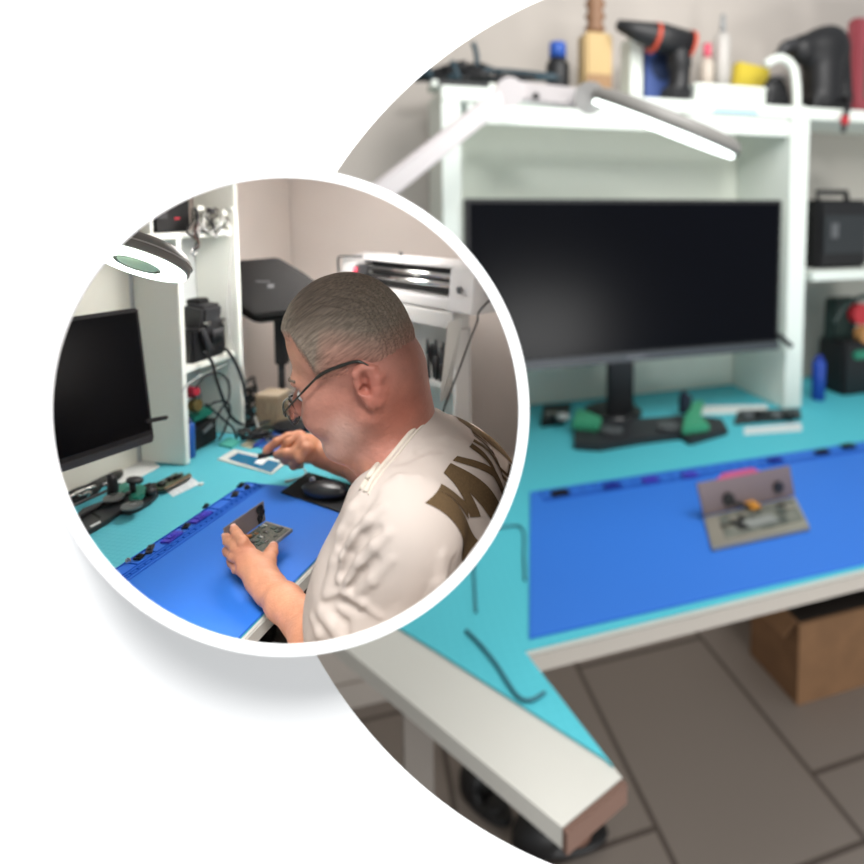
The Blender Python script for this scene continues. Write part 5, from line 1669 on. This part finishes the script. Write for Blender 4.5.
obj('hook', MB().tube([mc_ + UB * (WMB / 2 - .02) - V((0, 0, HMB * .40)) - WB * .06, mc_ + UB * (WMB / 2 + .06) - V((0, 0, HMB * .44)) - WB * .1, mc_ + UB * (WMB / 2 + .14) - V((0, 0, HMB * .48)) - WB * .12], .035, 8), blk, t, smooth=True)

# on the bench before the monitor
def sh2(name, px, m, lab, cat, th=.006, z=zbb):
    return tag(obj(name, MB().prism([PZ(x, y, z) for x, y in px], (0, 0, th)), m), lab, cat)
sh2('paper_sheet', [(700, 415), (768, 412), (767, 405), (704, 406)], mat('far_paper', (222, 228, 226), .8), 'white sheet lying under the big monitor near the shelf upright', 'paper')
sh2('paper_slip', [(744, 435), (802, 431), (801, 423), (744, 428)], mat('far_slip', (214, 224, 224), .8), 'white slip in front of the dark tablet on the big bench', 'paper')
t = thing('circuit_board', PZ(768, 416, zbb), 'dark narrow circuit board lying before the big monitor, beside the shelf upright', 'circuit board')
obj('board', MB().prism([PZ(x, y, zbb + .008) for x, y in [(734, 425), (801, 419), (800, 412), (738, 414)]], (0, 0, .05)), mat('far_pcb', (60, 62, 62), .5, noise=.3, nscale=10), t, bevel=.006)
for k in range(4):
    obj('component', MB().box(PZ(747 + k * 14, 417, zbb + .06) + V((0, 0, .03)), (.12, .10, .05), RB), [MATS['far_grey3'], blk][k % 2], t)
t = thing('phone_holder', PZ(650, 440, zbb), 'black repair clamp with two green jaws lying before the big monitor', 'repair clamp')
obj('base_plate', MB().prism([PZ(x, y, zbb) for x, y in [(574, 436), (582, 428), (690, 420), (722, 424), (728, 435), (690, 446), (680, 440), (640, 445), (600, 452), (574, 450)]], (0, 0, .07)), mat('far_graphite', (44, 46, 50), .5), t, bevel=.01)
for pg in ([(572, 430), (576, 415), (588, 418), (602, 424), (598, 433)], [(682, 436), (684, 424), (692, 408), (704, 406), (700, 420), (710, 432)]):
    obj('jaw', MB().prism([PZ(x, y, zbb + .072) for x, y in pg], (0, 0, .09)), mat('far_jaw_green', (64, 160, 120), .5), t, bevel=.02)
for (x, y) in ((612, 432), (668, 428)):
    obj('thumb_wheel', MB().lathe(PZ(x, y, zbb + .072), (0, 0, 1), [(0, .12), (.03, .13), (.05, .04)], 24), mat('far_wheel', (84, 88, 90), .4), t)
p = PZ(685, 412, zbb + .1); obj('clamp_post', MB().tube([p, p + V((0, 0, .16)), p + V((.04, 0, .22))], .08, 10), mat('far_navy_dark', (26, 36, 54), .5), t, smooth=True)
t = thing('screw_tray', PZ(600, 415, zbb), 'wide dark tray with small silver parts below the big monitor', 'tray')
obj('tray', MB().prism([PZ(x, y, zbb) for x, y in [(541, 428), (543, 411), (571, 409), (566, 424)]], (0, 0, .08)), blk, t, bevel=.01)
for k in range(9):
    q_ = PZ(549 + k * 2, 416 + rng.normal() * 1.0, zbb + .082)
    obj('part', MB().box(q_ + V((0, 0, .02)), (.06 + .05 * rng.random(), .06, .035), RB), [MATS['far_silver'], MATS['far_grey3'], blk][k % 3], t)
tag(obj('grey_putty', MB().lathe(PZ(563, 418, zbb + .125), (0, 0, 1), [(0, .08), (.03, .08), (.05, .05)], 20), mat('far_tin', (168, 172, 170), .5), smooth=True), 'small pale tin lying in the dark tray next to the round window', 'tin')

# desk lamp ----------------------------------------------------------------------
LC = P(663, 127, 5.2)
t = thing('desk_lamp', P(340, 225, 4.4), 'large jointed desk lamp with a flat round head hanging before the shelf', 'desk lamp')
Mx = (P(736, 156, 5.15) - P(590, 98, 5.25)).normalized()
LR = (P(736, 156, 5.15) - P(590, 98, 5.25)).length / 2
cd_ = (EYE - LC).normalized()
wv = cd_.cross(Mx).normalized()
if wv.z > 0: wv = -wv
Nl = (cd_ * .035 + wv).normalized()
obj('head', MB().lathe(LC, -Nl, [(.0, LR), (.03, LR + .01), (.09, LR - .01), (.12, LR - .08), (.13, .3)], 64), mat('far_lamp_grey', (120, 118, 114), .45), t, smooth=True)
obj('light_ring', flat_ring(LC, Nl, LR * .55, LR - .03, .035), emit('far_glow', (245, 255, 250), 4), t)
armm = mat('far_lamp_arm', (206, 200, 200), .5)
def beam(a_, b_, w_, h_):
    a_, b_ = V(a_), V(b_)
    return MB().box((a_ + b_) / 2, ((b_ - a_).length, w_, h_), frame(b_ - a_))
obj('lower_arm', beam(P(330, 232, 4.4), P(508, 92, 5.5), .10, .17), armm, t, bevel=.02)
obj('elbow', MB().cyl(P(510, 92, 5.38), P(510, 92, 5.62), .13, seg=24), armm, t, smooth=False)
obj('upper_arm', beam(P(508, 90, 5.5), P(592, 100, 5.3), .10, .17), armm, t, bevel=.02)
obj('head_joint', MB().cyl(P(590, 98, 5.12), P(590, 98, 5.42), .14, seg=24), mat('far_lamp_grey2', (150, 148, 146), .45), t)
obj('screw', MB().cyl(P(536, 96, 5.36), P(536, 96, 5.40), .03), blk, t)
pb = P(330, 232, 4.4)
obj('post', MB().cyl(pb, V((pb.x, pb.y, ZB + .02)), .08), armm, t, smooth=True)

# cables on the bench wing
tcab = mat('far_teal_cable', (50, 110, 124), .5)
tag(obj('charging_cable', MB().tube([PZ(x, y, zbb + .014) for x, y in [(466, 630), (480, 644), (497, 665), (516, 694), (530, 700), (545, 692)]], .010, 8), tcab, smooth=True), 'dark teal cable snaking along the lower wing of the big bench', 'cable')
tag(obj('charging_cable', MB().tube([PZ(x, y, zbb + .014) for x, y in [(476, 612), (474, 560), (478, 536), (520, 526), (524, 560), (525, 580)]], .008, 8), tcab, smooth=True), 'dark teal cable looping beside the near corner of the large blue mat', 'cable')

# cardboard box on the floor
n0 = PZ(797, 706, ZF)
Lb_, Db_ = 2.2, .95
hb_ = P(799, 621, (n0 - EYE).dot(FW)).z - ZF
t = thing('cardboard_box', n0 + UB * 1.1, 'open brown cardboard box on the tiled floor under the big bench', 'cardboard box')
card = mat('far_cardboard', (132, 98, 68), .85, noise=.12, nscale=3)
def CBX(u, w, z): return n0 + UB * u + WB * w + V((0, 0, z))
for (cu, cw, su, sw) in ((Lb_ / 2, .02, Lb_, .04), (Lb_ / 2, Db_ - .02, Lb_, .04), (.02, Db_ / 2, .04, Db_ - .082), (Lb_ - .02, Db_ / 2, .04, Db_ - .082)):
    obj('side', MB().box(CBX(cu, cw, hb_ / 2 + .002), (su, sw, hb_), RB), card, t)
obj('bottom', MB().box(CBX(Lb_ / 2, Db_ / 2, .02), (Lb_ - .09, Db_ - .09, .03), RB), card, t)
obj('flap', MB().prism([CBX(-.01, .06, hb_), CBX(-.01, Db_ - .06, hb_), CBX(-.16, Db_ - .1, hb_ - .22), CBX(-.16, .1, hb_ - .22)], (0, 0, .02)), card, t)
obj('black_block', MB().box(CBX(Lb_ / 2, Db_ / 2, hb_ * .35), (Lb_ - .2, Db_ - .15, hb_ * .55), RB), blk, t, bevel=.03)  # black block makes the inside of the box dark

# slippers under the wing
for (px, py, ln, yaw, lab) in ((486, 795, .62, -.75, 'black slipper on the tiled floor, left of the other under the bench end'), (560, 832, .80, .12, 'black slipper with a brown footbed under the brown bench end')):
    c_ = PZ(px, py, ZF + .12)
    R_ = Matrix.Rotation(yaw, 3, 'Z')
    s = SDF((c_.x - 1, c_.y - .8, ZF - .02), (c_.x + 1, c_.y + .8, ZF + .7), .02)
    s.ell((c_.x, c_.y, ZF + .07), (ln * .62, ln * .26, .07), np.array(R_), k=.05)
    s.ell(V((c_.x, c_.y, ZF + .16)) - R_ @ V((ln * .25, 0, 0)), (ln * .36, ln * .25, .20), np.array(R_), k=.05)
    s.ell(V((c_.x, c_.y, ZF + .22)) + R_ @ V((ln * .16, 0, 0)), (ln * .42, ln * .19, .13), np.array(R_), k=.02, op='sub')
    s.box((c_.x, c_.y, ZF - .2), (3, 3, .404), rad=0, op='sub')
    vv, ff = s.mesh()
    t = thing('slipper', (c_.x, c_.y, ZF), lab, 'slipper', 'slippers under the big bench')
    raw('upper', vv, ff, blk, t)
    q_ = V((c_.x, c_.y, ZF + .105)) + R_ @ V((ln * .2, 0, 0))
    obj('footbed', MB().lathe(q_, (0, 0, 1), [(0, ln * .2), (.03, ln * .2), (.04, ln * .1)], 24), mat('far_footbed', (120, 84, 68) if ln > .75 else (60, 50, 46), .7) if ln > .75 else blk, t, smooth=True)
# ================================================================== trim the near room at its round wall
def trim(o):
    me = o.data
    off = wloc(o)
    n = len(me.vertices)
    co = np.empty(n * 3); me.vertices.foreach_get('co', co)
    co = co.reshape(-1, 3) + np.array(off) - np.array(EYE)
    d = co @ np.array(FW)
    px = (co @ np.array(RT)) / np.maximum(d, 1e-3) * FPX + CX
    py = CY - (co @ np.array(UPV)) / np.maximum(d, 1e-3) * FPX
    rr = np.hypot(px - SC[0], py - SC[1])
    near = d.min() < D_RING + .008
    if rr.max() < RT_IN - .5 and not near and d.min() > 0:
        return True
    bm = bmesh.new(); bm.from_mesh(me)
    ang = np.arctan2(py - SC[1], px - SC[0])
    def cut(p, nrm):
        geom = bm.verts[:] + bm.edges[:] + bm.faces[:]
        bmesh.ops.bisect_plane(bm, geom=geom, dist=1e-6, plane_co=p, plane_no=nrm, clear_outer=True)
    if near:
        p = EYE + FW * (D_RING + .008) - off
        cut(p, -FW)
    K = 72
    for i in range(K):
        g = 2 * math.pi * (i + .5) / K
        if not bm.verts: break
        a = ray(SC[0] + RT_IN * math.cos(g), SC[1] + RT_IN * math.sin(g))
        tdir = RT * (-math.sin(g)) - UPV * math.cos(g)
        nrm = a.cross(tdir).normalized()
        out = ray(SC[0] + 2 * RT_IN * math.cos(g), SC[1] + 2 * RT_IN * math.sin(g))
        if nrm.dot(out) < 0: nrm = -nrm
        pl0 = EYE - off
        if any((v.co - pl0).dot(nrm) > 1e-5 for v in bm.verts):
            cut(pl0, nrm)
    ok = len(bm.faces) > 0
    bm.to_mesh(me); bm.free()
    return ok


for o in ROOMA:
    o.pop('_a', None) if '_a' in o.keys() else None
gone = []
for o in list(ROOMA):
    if not trim(o):
        gone.append(o)
for o in gone:
    print('outside the round window:', o.name)
    bpy.data.objects.remove(o, do_unlink=True)
for o in list(bpy.data.objects):
    if '_a' in o.keys():
        del o['_a']
    if o.type == 'EMPTY' and not o.children:
        print('empty thing', o.name); bpy.data.objects.remove(o, do_unlink=True)

# ================================================================== light
def area(name, loc, target, size, power, col=(1, 1, 1), sy=None):
    ld = bpy.data.lights.new(name, 'AREA'); ld.energy = power; ld.size = size; ld.color = col
    if sy: ld.shape = 'RECTANGLE'; ld.size_y = sy
    lo = bpy.data.objects.new(name, ld); COL.objects.link(lo)
    lo.location = loc
    lo.rotation_euler = (V(target) - V(loc)).to_track_quat('-Z', 'Y').to_euler()
    return lo


wc = P(SC[0], SC[1], D_PAGE)
area('front_wall_fill', EYE + V((.6, -1.5, 3.5)), wc + V((.1, 0, -.2)), 1.5, 400)  # added behind the eye to whiten the front wall and shadow the ring
# unseen fill added to light the near room, lying along the upper round wall
top = P(330, 176, 1.45)
area('near_top_fill', top, P(300, 480, 1.3), .5, 13, (1, .96, .93), sy=.5)
# extra light added to brighten the near end wall, no lamp hangs there
area('near_wall_fill', P(340, 180, 1.6), P(370, 300, 2.3), .35, 5.5, (1, .95, .91), sy=.25)
area('near_side_fill', P(508, 350, 1.15), P(492, 430, 2.1), .2, 1.5, (1, .95, .91))  # another added fill, lifts the right part of the near end wall
area('far_low_fill', (5.5, -1.6, -2.4), (2.8, 6.5, -4.2), 3.0, 420, (1, .99, .97))  # no window here: added light for the far floor and bench front
area('far_top_fill', (2.6, 3.4, ZC + 3.6), (2.6, 7.2, -1.2), 3.0, 310, (1, .985, .96))  # added overhead fill for the far room, out of view

w = bpy.data.worlds.new('world'); scene.world = w
w.use_nodes = True
w.node_tree.nodes['Background'].inputs['Color'].default_value = (.93, .97, 1.0, 1)
w.node_tree.nodes['Background'].inputs['Strength'].default_value = .52
vs_ = scene.view_settings
vs_.view_transform = 'Standard'; vs_.look = 'None'; vs_.exposure = 0; vs_.gamma = 1; vs_.use_curve_mapping = False
scene.cycles.use_denoising = True
scene.cycles.max_bounces = 6
